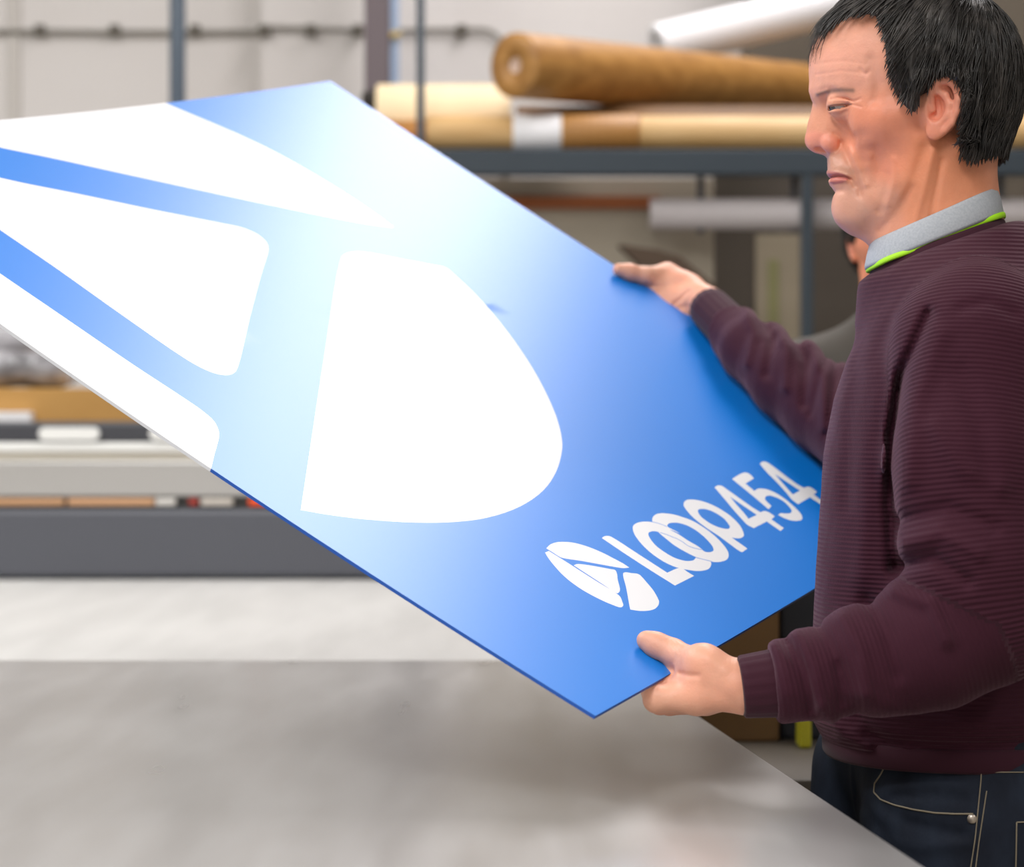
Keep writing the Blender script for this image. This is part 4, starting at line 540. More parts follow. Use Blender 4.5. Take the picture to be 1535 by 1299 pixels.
def build_head():
    v = HV
    # skull
    for (px, py, r) in ((1378, 97, (.0835, .0645, .0725)), (1423, 128, (.0535, .0575, .0655)), (1330, 95, (.066, .060, .064))):
        v.ell(h0(px, py), r, .02)
    # face: front curve, half widths
    ya = np.array([10,30,45,60,80,100,120,136,150,165,180,200,225,240,256,266,275,290,300,310,320,330,337,345], float)
    fa = np.array([1285,1256,1240,1229,1222.5,1219.5,1218,1218.5,1227,1236,1240,1241,1240.5,1240,1242,1247.5,1248,1254.5,1252.5,1250,1253,1260,1271,1290], float)
    wa_y = np.array([10,40,80,120,150,180,220,260,300,330,345], float); wa = np.array([.050,.058,.063,.0655,.0645,.0665,.0625,.0545,.043,.034,.028])
    yb = np.array([h0(1300, y)[1] for y in ya])[::-1]; fb = np.array([h0(f, y)[0] for f, y in zip(fa, ya)])[::-1]
    wyb = np.array([h0(1300, y)[1] for y in wa_y])[::-1]; wab = wa[::-1]
    D = .098; qy = np.array([h0(1300, y)[1] for y in (10,120,150,180,210,250,300,345)])[::-1]; qv = np.array([2.2,2.2,2.15,1.9,1.65,1.48,1.75,2.0])[::-1]
    def face(x, y, z):
        fr = np.interp(y, yb, fb); w = np.interp(y, wyb, wab); t = np.clip((fr+D-x)/D, 0, 3)
        q = np.interp(y, qy, qv); e = (t**2.2+(np.abs(z)/w)**q+1e-9)**(1/(.5*q+1.1)); d = (e-1)*.045
        back = x-h0(1408, 0)[0]; top = y-h0(0, 30)[1]
        ja, jb = h0(1266, 340), h0(1380, 283); nx, ny = (jb-ja)[1], -(jb-ja)[0]; ln = math.hypot(nx, ny); under = ((x-ja[0])*nx+(y-ja[1])*ny)/ln
        def sm(a, b, k): h = np.maximum(k-np.abs(a-b), 0)/k; return np.maximum(a, b)+h*h*k*.25
        return sm(sm(sm(d, under, .014), back, .02), top, .02)
    v.op(face, h0(1200, 360)-np.array([0, 0, .07]), h0(1420, 20)+np.array([0, 0, .07]), .018)
    for s in (-1, 1):
        cc = lambda px, py, c: (lambda q: np.array([q[0], q[1], s*abs(c)]))(hl(px, py, -abs(c)))
        v.cone(cc(1378, 215, .050), cc(1366, 270, .046), .014, .013, .02)      # ramus
        v.cone(cc(1366, 274, .046), cc(1290, 322, .020), .012, .012, .02)      # jaw line
        v.ell(cc(1326, 182, .047), (.020, .014, .012), .03)                    # cheek bone
        v.cone(cc(1330, 178, .060), cc(1375, 166, .066), .008, .006, .016)
        v.cone(cc(1232, 139, .012), cc(1270, 136, .041), .0065, .0065, .014)   # brow
        v.ell(cc(1246, 160, .037), (.012, .0105, .015), .014, 'sub')           # socket
        v.cone(cc(1434, 222, .050), cc(1352, 372, .016), .010, .010, .012)     # neck muscle
        v.ell(cc(1279, 262, .018), (.016, .020, .011), .02)                     # muzzle
        v.ell(cc(1275, 314, .014), (.0145, .015, .012), .014)                    # chin
    # neck
    v.chain([h0(1400, 190), h0(1396, 250), h0(1402, 330), h0(1410, 420)], [.050, .0525, .0555, .060], .02)
    v.chain([h0(1440, 170), h0(1428, 260), h0(1440, 340)], [.045, .030, .034], .02)
    v.chain([h0(1300, 327), h0(1345, 338)], [.016, .022], .02)
    # nose
    v.chain([h0(1237, 152), h0(1233, 172), h0(1227.5, 190), h0(1222, 206)], [.0075, .0085, .009, .0092], .008)
    v.ell(h0(1223, 213.5), (.0088, .0088, .0095), .006)
    v.chain([h0(1228, 219), h0(1240, 224)], [.0052, .0045], .005)
    for s in (-1, 1):
        cc = lambda px, py, c: (lambda q: np.array([q[0], q[1], s*abs(c)]))(hl(px, py, -abs(c)))
        v.cone(cc(1245, 168, .006), cc(1243, 203, .008), .009, .010, .014)
        v.ell(cc(1259, 212, .033), (.005, .010, .007), .018, 'sub'); v.ell(cc(1244.5, 214.5, .0165), (.0086, .0082, .0078), .0035)
        v.ell(cc(1230, 224, .0078), (.0062, .0030, .0036), .002, 'sub')
        # eyelids round the ball, open to a narrow downcast slit
        ec = cc(1262, 157, .033); v.ell(ec, (.0147, .0140, .0145), .006)
        slit = [(1275, 156.6), (1262, 157.2), (1250, 158.2), (1242, 160), (1242, 166), (1250, 165), (1260, 163), (1269, 160)]
        def fn(x, y, z):
            X, Y, Z = np.broadcast_arrays(x, y, z); L = np.stack([X.ravel(), Y.ravel(), Z.ravel()], 1); d = sd2(hpix(L), slit)/SPX
            r = np.sqrt(((L-ec)**2).sum(1)); d = np.maximum(np.maximum(d, .0118-r), .0235-np.abs(L[:,2]))
            return d.reshape(X.shape)
        v.op(fn, ec-.018, ec+.018, .0018, 'sub')
        # ear
        e = lambda px, py, c: (lambda q: np.array([q[0], q[1], s*c]))(hl(px, py, -c))
        v.chain([e(1394, 148, .070), e(1400, 180, .069), e(1402, 196, .070)], [.006, .007, .006], .008)
        tilt = .30; R = np.array([[math.cos(tilt), 0, -s*math.sin(tilt)], [0, 1, 0], [s*math.sin(tilt), 0, math.cos(tilt)]])
        v.ell(e(1414, 160, .0745), (.0155, .0255, .0042), .004, R=R)
        v.ell(e(1403, 162, .0795), (.0085, .0135, .0095), .003, 'sub')
        hel = [(1399,164,.074), (1396,150,.0755), (1397,136,.0765), (1405,125,.078), (1417,120.5,.0795), (1428,124,.081), (1435,135,.0825), (1437,150,.083), (1434,168,.0815), (1427,184,.080), (1416,196,.0775)]
        v.chain([e(*q) for q in hel], [.0028,.0030,.0032,.0034,.0036,.0038,.0038,.0037,.0034,.0032,.0034], .0022)
        v.chain([e(*q) for q in ((1408,138,.0770),(1418,143,.0790),(1424,156,.0800),(1421,172,.0795),(1411,183,.0775))], [.0018,.0024,.0027,.0027,.0026], .004)
        v.ell(e(1402, 195.5, .0755), (.0082, .0090, .0042), .004)
        v.ell(e(1389.5, 165, .0735), (.0040, .0065, .0042), .004)
    # surface relief, drawn on the side view
    idx, P = v.band(.007); px = hpix(P); f = v.f[idx]
    def rel(poly, w, amp, cut=None):
        nonlocal f
        d = seg2(px, poly); g = np.exp(-(d/w)**2)
        f = f-amp*g*np.clip((np.abs(P[:,2])-.003)/.004, 0, 1) if cut is None else f-amp*g*cut
    one = np.ones(len(P))
    rel([(1237,265.5),(1246,265.5),(1255,263.3),(1267,264.6),(1275,268.5)], 1.7, -.0026, one)     # mouth
    rel([(1240,259.5),(1256,259),(1268,263)], 3.0, .0014, one); rel([(1244,272),(1256,271),(1268,270.5)], 3.5, .0017, one)
    rel([(1277,271),(1281,279)], 3.5, -.0016)
    rel([(1250,287),(1262,285)], 5, -.0012, one)
    rel([(1250,200),(1257,204),(1260,214),(1256,227)], 2.2, -.0006)                                         # wing of the nose
    rel([(1262,214),(1270,234),(1280,256),(1286,272),(1290,292)], 5, -.0018); rel([(1271,222),(1285,250),(1296,276)], 6, .0016)
    rel([(1303,236),(1305,264),(1303,292)], 8, .0009); rel([(1312,225),(1318,258),(1316,290)], 9, -.0010)
    rel([(1332,262),(1326,292),(1318,315)], 6, -.0012); rel([(1340,240),(1338,275),(1330,305)], 6, .0012)
    rel([(1283,206),(1292,202)], 10, -.0010)
    rel([(1366,282),(1340,322),(1322,345)], 7, -.0014)
    rel([(1245,148.8),(1256,146.6),(1268,147.6),(1277,151)], 1.5, -.0013); rel([(1244,151.8),(1258,150.5),(1272,151.5)], 1.5, .0007)
    rel([(1246,170),(1258,171.5),(1270,166)], 2.6, -.0007); rel([(1280,152),(1290,148)], 1.6, -.0008); rel([(1279,157),(1291,160)], 1.6, -.0007)
    rel([(1240,136),(1226,141)], 3, .0010)
    rel([(1224,112),(1262,106),(1300,110)], 2.2, -.0004); rel([(1222,96),(1262,91),(1300,96)], 2.2, -.0003)
    rel([(1290,104),(1298,112),(1302,106)], 3, -.0008)
    rel([(1306,90),(1316,125),(1312,150)], 9, -.0016)
    rel([(1385,222),(1362,290),(1340,345)], 8, -.0014); rel([(1400,225),(1384,290),(1366,350)], 7, .0018); rel([(1412,240),(1400,300),(1392,345)], 5, -.0016)
    f = f+.00025*noise3(P, 420, 3)
    v.f[idx] = f
    return v.mesh()
HVt, HQ = build_head()
# skin tint by area: lips, lids, beard shadow, ear, paler forehead
def head_tint(L):
    px = hpix(L); c = np.tile(np.array([.76,.33,.205]), (len(L), 1))
    def mixin(poly, w, col, amt, closed=True):
        d = np.maximum(sd2(px, poly), 0) if closed else seg2(px, poly); g = (np.exp(-(d/w)**2)*amt)[:,None]; c[:] = c*(1-g)+np.array(col)*g
    mixin([(1290,170),(1330,160),(1372,180),(1370,240),(1320,250),(1290,220)], 28, (.74,.235,.13), .65)
    mixin([(1385,215),(1450,215),(1470,290),(1380,345),(1360,300)], 22, (.78,.27,.12), .6)
    mixin([(1226,95),(1300,70),(1310,110),(1230,125)], 26, (.88,.43,.32), .6)
    mixin([(1236,232),(1262,232),(1276,258),(1240,258)], 6, (.40,.25,.19), .5)
    mixin([(1250,288),(1276,282),(1296,318),(1286,336),(1256,324)], 9, (.62,.36,.28), .5)
    mixin([(1290,262),(1345,300),(1300,338)], 12, (.6,.33,.24), .35)
    mixin([(1238,256.5),(1248,257.5),(1262,261),(1273,267.5),(1246,264.8)], 1.6, (.42,.13,.12), .85)
    mixin([(1246,268),(1258,266.5),(1270,268.5),(1262,273),(1250,275),(1245.5,273)], 1.6, (.48,.13,.11), .85)
    mixin([(1209,205),(1222,202),(1240,205),(1250,214),(1244,224),(1215,224)], 7, (.82,.28,.20), .6)
    mixin([(1400,128),(1420,119),(1437,135),(1436,170),(1420,195),(1395,205),(1390,170)], 4, (.85,.31,.21), .6)
    mixin([(1226,141.5),(1240,137.5),(1262,134.5),(1278,135.5)], 3.6, (.20,.115,.085), .8, False)
    mixin([(1242,159),(1250,157.2),(1262,156.2),(1276,156)], 1.3, (.10,.05,.04), .75, False)
    mixin([(1250,171),(1268,168)], 5, (.50,.22,.17), .35, False)
    mixin([(1284,205)], 1, (.5,.2,.2), 0, False) if False else None
    return c
tint = np.concatenate([head_tint(HVt), np.ones((len(HVt), 1))], 1)

# ------------------------------------------------------------------ hair: a mass grown off the skull plus fine locks
HAIRP = [(1229,54),(1232,34),(1250,10),(1286,-14),(1330,-40),(1420,-60),(1500,-30),(1545,60),(1548,150),(1528,226),(1478,238),(1452,241),(1440,234),(1438,215),(1440,185),(1443,160),(1441,136),(1432,121),(1418,114),(1404,117),(1396,128),(1390,138),(1380,143),(1376,158),(1371,168),(1364,165),(1355,157),(1344,143),(1335,120),(1329,92),(1327,66),(1321,42),(1312,23),(1290,20),(1264,28),(1244,46)]
def build_hair():
    v = HV; f = v.f; idx = np.nonzero(np.abs(f) < .026); P = np.stack([v.ax[i][idx[i]] for i in range(3)], 1); px = hpix(P)
    ins = -sd2(px, HAIRP)
    front = np.clip((1330-px[:,0])/90, 0, 1)
    ear = np.clip((np.abs(P[:,2])-.066)/.008, 0, 1)*(seg2(px, [(1404,135),(1416,160),(1408,190)]) < 34)
    tmax = .0125-.006*front+.004*np.clip((px[:,0]-1440)/60, 0, 1)*np.clip((225-px[:,1])/50, 0, 1); t = np.clip(ins*.00055, -.004, 1); t = np.where(t > 0, tmax*(1-np.exp(-t/tmax*1.6)), t)
    L = P.copy(); k = hl(1452, -8, 0); rel = L-k; ang = np.arctan2(rel[:,2], rel[:,0]+.0001); 
    flow = np.sin(ang*46+noise3(P, 60, 5)*5)*.55+np.sin(ang*88+noise3(P, 90, 6)*6)*.3
    h = f[idx]-t-.0014*flow*np.clip(t/.006, 0, 1)+.0*ear
    g = np.full(f.shape, 1., np.float32); g[idx] = h; g[f < -.02] = 1.
    # keep a closed shell: hollow inside is hidden under the scalp
    g[idx] = np.maximum(h, -(f[idx]+.004))
    return v.mesh(g), g
(HM, HMQ), HG = build_hair()
def build_strands(n=5200):
    v = HV; k = hl(1455, -12, 0)
    px = hpix(HM); ok = np.nonzero((-sd2(px, HAIRP) > 3) & (HM[:,1] > -.06))[0]
    f = v.f; gx, gy, gz_ = np.gradient(f[::1, ::1, ::1], v.h)
    def samp(A, P):
        q = (P-v.lo)/v.h; i = np.clip(np.floor(q).astype(int), 0, v.n-2); w = q-i; o = 0
        for a in (0, 1):
            for b in (0, 1):
                for c in (0, 1): o = o+A[i[:,0]+a, i[:,1]+b, i[:,2]+c]*(w[:,0] if a else 1-w[:,0])*(w[:,1] if b else 1-w[:,1])*(w[:,2] if c else 1-w[:,2])
        return o
    r = np.random.RandomState(4); P = HM[r.choice(ok, n)].copy(); cl = noise3(P, 70, 8)
    lift = samp(f, P)+.0002+.0016*r.rand(n)
    steps = 9; ds = .0040+.0016*r.rand(n); X = [P.copy()]; jit = r.randn(n, 3)*.18
    lim = -7+10*r.rand(n)
    for s in range(steps):
        G = np.stack([samp(g, P) for g in (gx, gy, gz_)], 1); G /= np.linalg.norm(G, axis=1)[:,None]+1e-9
        d = P-k; d /= np.linalg.norm(d, axis=1)[:,None]+1e-9
        d = d+np.array([-.10, -.55, 0])+jit+np.stack([cl*.5, cl*0, cl*.6], 1)
        d -= G*(d*G).sum(1)[:,None]; d /= np.linalg.norm(d, axis=1)[:,None]+1e-9
        stop = (-sd2(hpix(P+d*ds[:,None]), HAIRP) < lim)[:,None]; P = np.where(stop, P+d*ds[:,None]*.12, P+d*ds[:,None]); ff = samp(f, P); P = P+G*((lift-ff)*.7)[:,None]; X.append(P.copy())
    # fringe and loose locks lying forward over the brow
    X = np.stack(X, 1); nf = 330; m = X.shape[1]
    a0 = np.stack([hl(1262+60*r.rand(), 8-8*r.rand(), 0) for _ in range(nf)]); a0[:,2] = (r.rand(nf)-.5)*.075
    FR = np.zeros((nf, m, 3))
    for j in range(m):
        t = j/(m-1); ex = hl(1215, 84, 0)
        tgt = np.stack([ex[0]+.004*r_ for r_ in np.random.RandomState(9).randn(nf)]); 
        y = a0[:,1]+(hl(1215, 66, 0)[1]-a0[:,1])*t**1.6*(.5+.9*np.random.RandomState(10).rand(nf))*1.15
        x = a0[:,0]+(np.interp(t, [0, .5, 1], [0, .62, 1]))*(tgt-a0[:,0])*(.86+.14*np.random.RandomState(12).rand(nf))
        FR[:,j,0] = x; FR[:,j,1] = y-.004*t*t; FR[:,j,2] = a0[:,2]*(1+.12*t)
    for j in range(m):
        Q = FR[:,j]; ff = samp(f, Q); G = np.stack([samp(g, Q) for g in (gx, gy, gz_)], 1); G /= np.linalg.norm(G, axis=1)[:,None]+1e-9
        FR[:,j] = Q+G*(np.where(ff < .0015, .0015-ff, 0)+np.where((ff > .006) & (ff < .05), .005-ff, 0))[:,None]
    A = np.concatenate([X, FR]); n = len(A)
    T = np.gradient(A, axis=1); T /= np.linalg.norm(T, axis=2)[:,:,None]+1e-9
    up = np.array([.3, .2, 1.]); U = np.cross(T, up); U /= np.linalg.norm(U, axis=2)[:,:,None]+1e-9; Wv = np.cross(T, U)
    rad = (.00055+.0005*r.rand(n))[:,None]*np.interp(np.linspace(0, 1, m), [0, .3, 1], [.6, 1, .12])[None]
    rad[-nf:] *= .62
    V = np.stack([A+rad[:,:,None]*(math.cos(q)*U+math.sin(q)*Wv) for q in (0, 2.094, 4.189)], 2)
    V = V.reshape(-1, 3); base = np.arange(n)[:,None,None]*m*3+np.arange(m-1)[None,:,None]*3; kk = np.arange(3)[None,None]
    Q = np.stack([base+kk, base+(kk+1) % 3, base+3+(kk+1) % 3, base+3+kk], -1).reshape(-1, 4)
    return V, Q
SV, SQ = build_strands()
HAIRV = np.concatenate([HM, SV]); HAIRQ = np.concatenate([HMQ, SQ+len(HM)])
M_hair = new_mat('dark_hair', (.016,.013,.012), .42, spec=.45)
n_, l_, b_ = nodes(M_hair); g_ = n_.new('ShaderNodeNewGeometry'); rp = n_.new('ShaderNodeValToRGB'); nz = n_.new('ShaderNodeTexNoise'); nz.inputs['Scale'].default_value = 55
tc = n_.new('ShaderNodeTexCoord'); l_.new(tc.outputs['Object'], nz.inputs['Vector'])
rp.color_ramp.elements[0].position = .45; rp.color_ramp.elements[1].position = .8; rp.color_ramp.elements[0].color = (.018,.015,.013,1); rp.color_ramp.elements[1].color = (.075,.065,.058,1)
l_.new(nz.outputs['Fac'], rp.inputs['Fac']); l_.new(rp.outputs[0], b_.inputs['Base Color'])
M_skin = new_mat('skin', (.6,.32,.22), .48, spec=.42, sss=.12)
n_, l_, b_ = nodes(M_skin); at_ = n_.new('ShaderNodeAttribute'); at_.attribute_name = 'skin_tone'
nz = n_.new('ShaderNodeTexNoise'); nz.inputs['Scale'].default_value = 45; nz.inputs['Detail'].default_value = 6; tc = n_.new('ShaderNodeTexCoord'); l_.new(tc.outputs['Object'], nz.inputs['Vector'])
mr = n_.new('ShaderNodeMapRange'); mr.inputs['To Min'].default_value = .82; mr.inputs['To Max'].default_value = 1.12; l_.new(nz.outputs['Fac'], mr.inputs['Value'])
mx = n_.new('ShaderNodeVectorMath'); mx.operation = 'SCALE'; l_.new(at_.outputs['Color'], mx.inputs[0]); l_.new(mr.outputs[0], mx.inputs['Scale']); l_.new(mx.outputs[0], b_.inputs['Base Color'])
nb = n_.new('ShaderNodeTexNoise'); nb.inputs['Scale'].default_value = 420; l_.new(tc.outputs['Object'], nb.inputs['Vector']); bp = n_.new('ShaderNodeBump'); bp.inputs['Strength'].default_value = .25; bp.inputs['Distance'].default_value = .001
l_.new(nb.outputs['Fac'], bp.inputs['Height']); l_.new(bp.outputs[0], b_.inputs['Normal'])
def eye_obj(parent, s, M):
    q = hl(1262, 157, -.033); c = np.array([q[0], q[1], s*.033]); bm = bmesh.new(); bmesh.ops.create_uvsphere(bm, u_segments=96, v_segments=64, radius=.0121)
    gz_ = Vector((-.86, -.40, s*.30)).normalized(); rot = Vector((0,0,1)).rotation_difference(gz_).to_matrix().to_4x4()
    for vv in bm.verts:
        if vv.co.z > .0108: vv.co.z += .0007*((vv.co.z-.0108)/.0013)
    for vv in bm.verts: vv.co = rot @ vv.co
    mats = [new_mat('eye_white', (.30,.24,.22), .25), new_mat('eye_iris', (.06,.045,.035), .15), new_mat('eye_pupil', (.005,.005,.005), .1)]
    for f_ in bm.faces:
        a = f_.calc_center_median().normalized().angle(gz_); f_.material_index = 2 if a < .18 else 1 if a < .62 else 0; f_.smooth = True
    for vv in bm.verts: vv.co = M @ (vv.co+Vector(c))
    me = bpy.data.meshes.new('eye'); bm.to_mesh(me); bm.free(); o = link('eye', me, parent)
    for m in mats: me.materials.append(m)
    return o
# ------------------------------------------------------------------ the man: torso, arms, hands
def wpix(P): P = P-CAMP; return np.stack([CX+F*P[:,0]/P[:,1], CY-F*P[:,2]/P[:,1]], 1).astype(np.float32)
def above(px, py, h):
    q = np.array([px, py], float)
    for _ in range(6):
        p = on_board(q[0], q[1], h); e = np.array([px, py])-wpix(p[None])[0]; q = q+e
    return on_board(q[0], q[1], h)
BN = bpos((.5,.3))[1][0]; BU = BR[:,0]
ROT = math.radians(15); FW = np.array([-math.cos(ROT), math.sin(ROT), 0]); LT = np.array([-math.sin(ROT), -math.cos(ROT), 0])
TY = 2.2
def torso_rows(rows, grow=0.):
    out = []
    for py, spx, b, a in rows:
        z = CAMZ-(py-CY)/F*TY; rd = np.array([(spx-CX)/F, 1.]); rd /= np.linalg.norm(rd); nL = np.array([-rd[1], rd[0]])
        sup = math.sqrt((a*(nL@LT[:2]))**2+(b*(nL@FW[:2]))**2)
        x = (-sup-nL[1]*TY)/nL[0]; out.append((z, x, a+grow, b+grow))
    return np.array(out[::-1])
ROWS = torso_rows([(385,1330,.066,.085),(405,1332,.074,.105),(430,1326,.092,.140),(480,1298,.110,.168),(540,1271,.122,.180),(600,1251,.129,.181),(680,1237,.132,.178),(780,1230,.132,.172),(880,1223,.130,.168),(950,1220,.130,.168),(1020,1217,.130,.168),(1070,1218,.130,.168),(1095,1232,.127,.165),(1116,1250,.122,.160)])
def torso_fn(rows, cy=TY, e=2.3, ztop=None, zbot=None):
    Z = rows[:,0]
    def fn(x, y, z):
        cx = np.interp(z, Z, rows[:,1]); a = np.interp(z, Z, rows[:,2]); b = np.interp(z, Z, rows[:,3])
        dx = x-cx; dy = y-cy; u = dx*FW[0]+dy*FW[1]; l = dx*LT[0]+dy*LT[1]
        d = ((np.abs(u)/b)**e+(np.abs(l)/a)**e+1e-9)**(1/e); d = (d-1)*np.minimum(a, b)
        zt = Z[-1] if ztop is None else ztop; zb = Z[0] if zbot is None else zbot
        def sm(p, q, k): h = np.maximum(k-np.abs(p-q), 0)/k; return np.maximum(p, q)+h*h*k*.25
        return sm(sm(d, z-zt, .03), zb-z, .012)
    return fn
NS = atv((1462, 530), 2.03); NE = atv((1478, 925), 1.985); NW = atv((1128, 1030), 1.985)
N_ARM = [NS, atv((1452, 700), 2.005), atv((1462, 850), 1.985), NE]; N_R = [.068, .066, .060, .058]
N_FOR = [NE, atv((1400, 962), 1.985), atv((1300, 990), 1.985), atv((1215, 1012), 1.985), atv((1160, 1025), 1.985), atv((1128, 1029), 1.985)]; N_FR = [.058, .0570, .0470, .0370, .0325, .0300]
FS = atv((1405, 505), 2.36); FWr = above(1066, 464, .026)
F_FOR = [FWr, above(1092, 492, .034), above(1130, 525, .045), above(1185, 570, .052), above(1245, 612, .058), above(1322, 672, .070)]; F_FR = [.0265, .033, .0385, .0455, .053, .056]
F_ARM = [F_FOR[-1], FS]; F_AR = [.056, .066]
AB0, AB1 = bpos((0, 0))[0][0], bpos((BP['W'], 0))[0][0]
abn = np.array([(AB1-AB0)[1], -(AB1-AB0)[0], 0]); abn /= np.linalg.norm(abn)
def build_sweater():
    h = .003; v = Vol((.12, 1.86, .93), (.70, 2.80, 1.52), h); Z = ROWS[:,0]
    v.op(torso_fn(ROWS), (.12, 1.9, Z[0]), (.7, 2.5, Z[-1]), .01)
    v.cone(atv((1432, 385), 2.2), atv((1424, 440), 2.2), .062, .088, .03)
    for S_ in (atv((1468, 496), 2.055), atv((1425, 488), 2.34)): v.cone(atv((1440, 425), 2.2), S_, .070, .060, .03)
    v.ell(atv((1490, 560), 2.2), (.085, .15, .14), .03)
    v.chain(N_ARM, N_R, .03); v.chain(F_ARM, F_AR, .03)
    # forearms join gently at the elbow only
    v.chain(N_FOR, N_FR, .012); v.chain(F_FOR, F_FR, .012)
    # neck opening
    na, nb = HO+h0(1305, 406)@HR.T, HO+h0(1505, 336)@HR.T; sl = (nb[2]-na[2])/(nb[0]-na[0])
    v.op(lambda x, y, z: (z-(na[2]+(x-na[0])*sl)-.10*(np.abs(y-2.2)-.06).clip(0, 1))*.94, (.12, 1.9, 1.33), (.7, 2.7, 1.52), .012, 'int')
    v.cone(atv((1402, 300), 2.2), atv((1410, 400), 2.2), .058, .056, .006, 'sub')
    # the board's lower edge presses against the belly
    def cut(x, y, z):
        lat = (x-AB0[0])*abn[0]+(y-AB0[1])*abn[1]; t = ((x-AB0[0])*(AB1-AB0)[0]+(y-AB0[1])*(AB1-AB0)[1])/((AB1-AB0)[:2]@(AB1-AB0)[:2]); zz = AB0[2]+(AB1-AB0)[2]*t
        return np.maximum(lat-.003, np.abs(z-zz+.0)-.03)
    v.op(cut, (.15, 2.15, 1.0), (.7, 2.8, 1.3), .03, 'sub')
    for A_, B_ in ((atv((1113, 1029), 1.985), N_FOR[4]), (FWr, F_FOR[2])):
        A_, B_ = np.array(A_), np.array(B_); dd = (B_-A_)/np.linalg.norm(B_-A_); c0 = A_+dd*.026
        v.op(lambda x, y, z: (x-c0[0])*dd[0]+(y-c0[1])*dd[1]+(z-c0[2])*dd[2], np.minimum(A_-dd*.03, c0)-np.array([.028, .03, .03]), np.maximum(A_-dd*.03, c0)+np.array([.0, .03, .03]), .006, 'sub')
    idx, P = v.band(.016); px = wpix(P); f = v.f[idx]; near = np.clip((2.13-P[:,1])/.05, 0, 1); farm = np.clip((P[:,1]-2.33)/.06, 0, 1)*(px[:,0] < 1275)
    def rel(poly, w, amp, m=1.): 
        nonlocal f; f = f-amp*np.exp(-(seg2(px, poly)/w)**2)*m
    # front of the sleeve and arm pit
    rel([(1392,470),(1352,560),(1338,650),(1334,760),(1340,850)], 9, -.009, near); rel([(1410,500),(1372,600),(1362,720)], 16, .005, near)
    rel([(1440,462),(1480,452),(1520,470)], 9, -.003, near)
    # elbow folds
    for pl, w, am in (([(1345,850),(1400,835),(1450,870)], 11, -.008), ([(1352,815),(1410,800),(1470,830)], 12, .006), ([(1350,780),(1420,760),(1490,790)], 12, -.005),
                      ([(1340,885),(1395,905),(1420,960)], 11, .006), ([(1300,900),(1330,950),(1345,1010)], 12, -.005), ([(1262,925),(1292,975),(1300,1040)], 11, .005), ([(1228,940),(1255,985),(1262,1050)], 9, -.0045),
                      ([(1182,965),(1205,1005),(1216,1060)], 9, -.0055), ([(1160,968),(1172,990),(1182,1040)], 10, .003), ([(1195,950),(1222,1000),(1232,1060)], 9, .004),
                      ([(1440,560),(1470,640),(1480,720)], 18, -.004), ([(1400,640),(1440,700),(1500,730)], 14, .004)): rel(pl, w, am, near)
    # far sleeve folds
    for pl, w, am in (([(1120,468),(1130,500),(1118,545)], 8, .005), ([(1142,478),(1160,505),(1150,560)], 8, -.006), ([(1165,495),(1180,520),(1176,580)], 9, .006), ([(1190,505),(1208,540),(1206,605)], 8, -.007),
                      ([(1215,515),(1232,560),(1238,640)], 9, .006), ([(1240,528),(1225,580),(1215,620)], 6, -.004), ([(1255,520),(1250,580),(1240,650)], 7, -.005)): rel(pl, w, am, farm)
    # chest and belly drape
    body = np.clip((P[:,1]-2.02)/.05, 0, 1)
    for pl, w, am in (([(1290,500),(1275,620),(1270,760)], 12, -.002), ([(1310,560),(1300,700),(1290,860)], 16, .003), ([(1262,1000),(1290,1080),(1340,1130)], 12, -.004), ([(1235,1060),(1262,1100),(1300,1120)], 10, .004), ([(1300,1100),(1400,1120),(1535,1115)], 9, -.003),
                      ([(1280,1040),(1400,1085),(1535,1080)], 14, .003)): rel(pl, w, am)
    f = f-.0018*noise3(P*np.array([1,1,.7]), 30, 21)-.0008*noise3(P, 90, 22)
    v.f[idx] = f
    V, Q = v.mesh()
    # coordinate that runs along the knit for the ribs
    def chd(C, R):
        acc = 0; Q_ = []; S_ = []
        for i in range(len(C)-1):
            a, b = np.array(C[i]), np.array(C[i+1]); d = b-a; L = np.linalg.norm(d); t0 = ((V-a)@d)/(L*L); t = np.clip(t0, 0, 1); q = np.linalg.norm(V-a-t[:,None]*d, axis=1)-(R[i]+(R[i+1]-R[i])*t)
            Q_.append(q); S_.append(acc+np.clip(t0, -1.2, 2.2)*L); acc += L
        Q_ = np.array(Q_); S_ = np.array(S_); w = np.exp(-(Q_-Q_.min(0))/.006); return Q_.min(0), (w*S_).sum(0)/w.sum(0)
    tor = torso_fn(ROWS)(V[:,0], V[:,1], V[:,2])
    rib = V[:,2].copy(); bst = tor.copy(); tight = np.ones(len(V))
    for C, R, w in ((N_ARM, N_R, 1), (N_FOR, N_FR, .45), (F_FOR, F_FR, .35), (F_ARM, F_AR, 1)):
        d, c = chd(C, R); m = d < bst; bst[m] = d[m]; rib[m] = c[m]; tight[m] = w
    return V, Q, rib, tight
SWV, SWQ, RIB, RIBW = build_sweater()

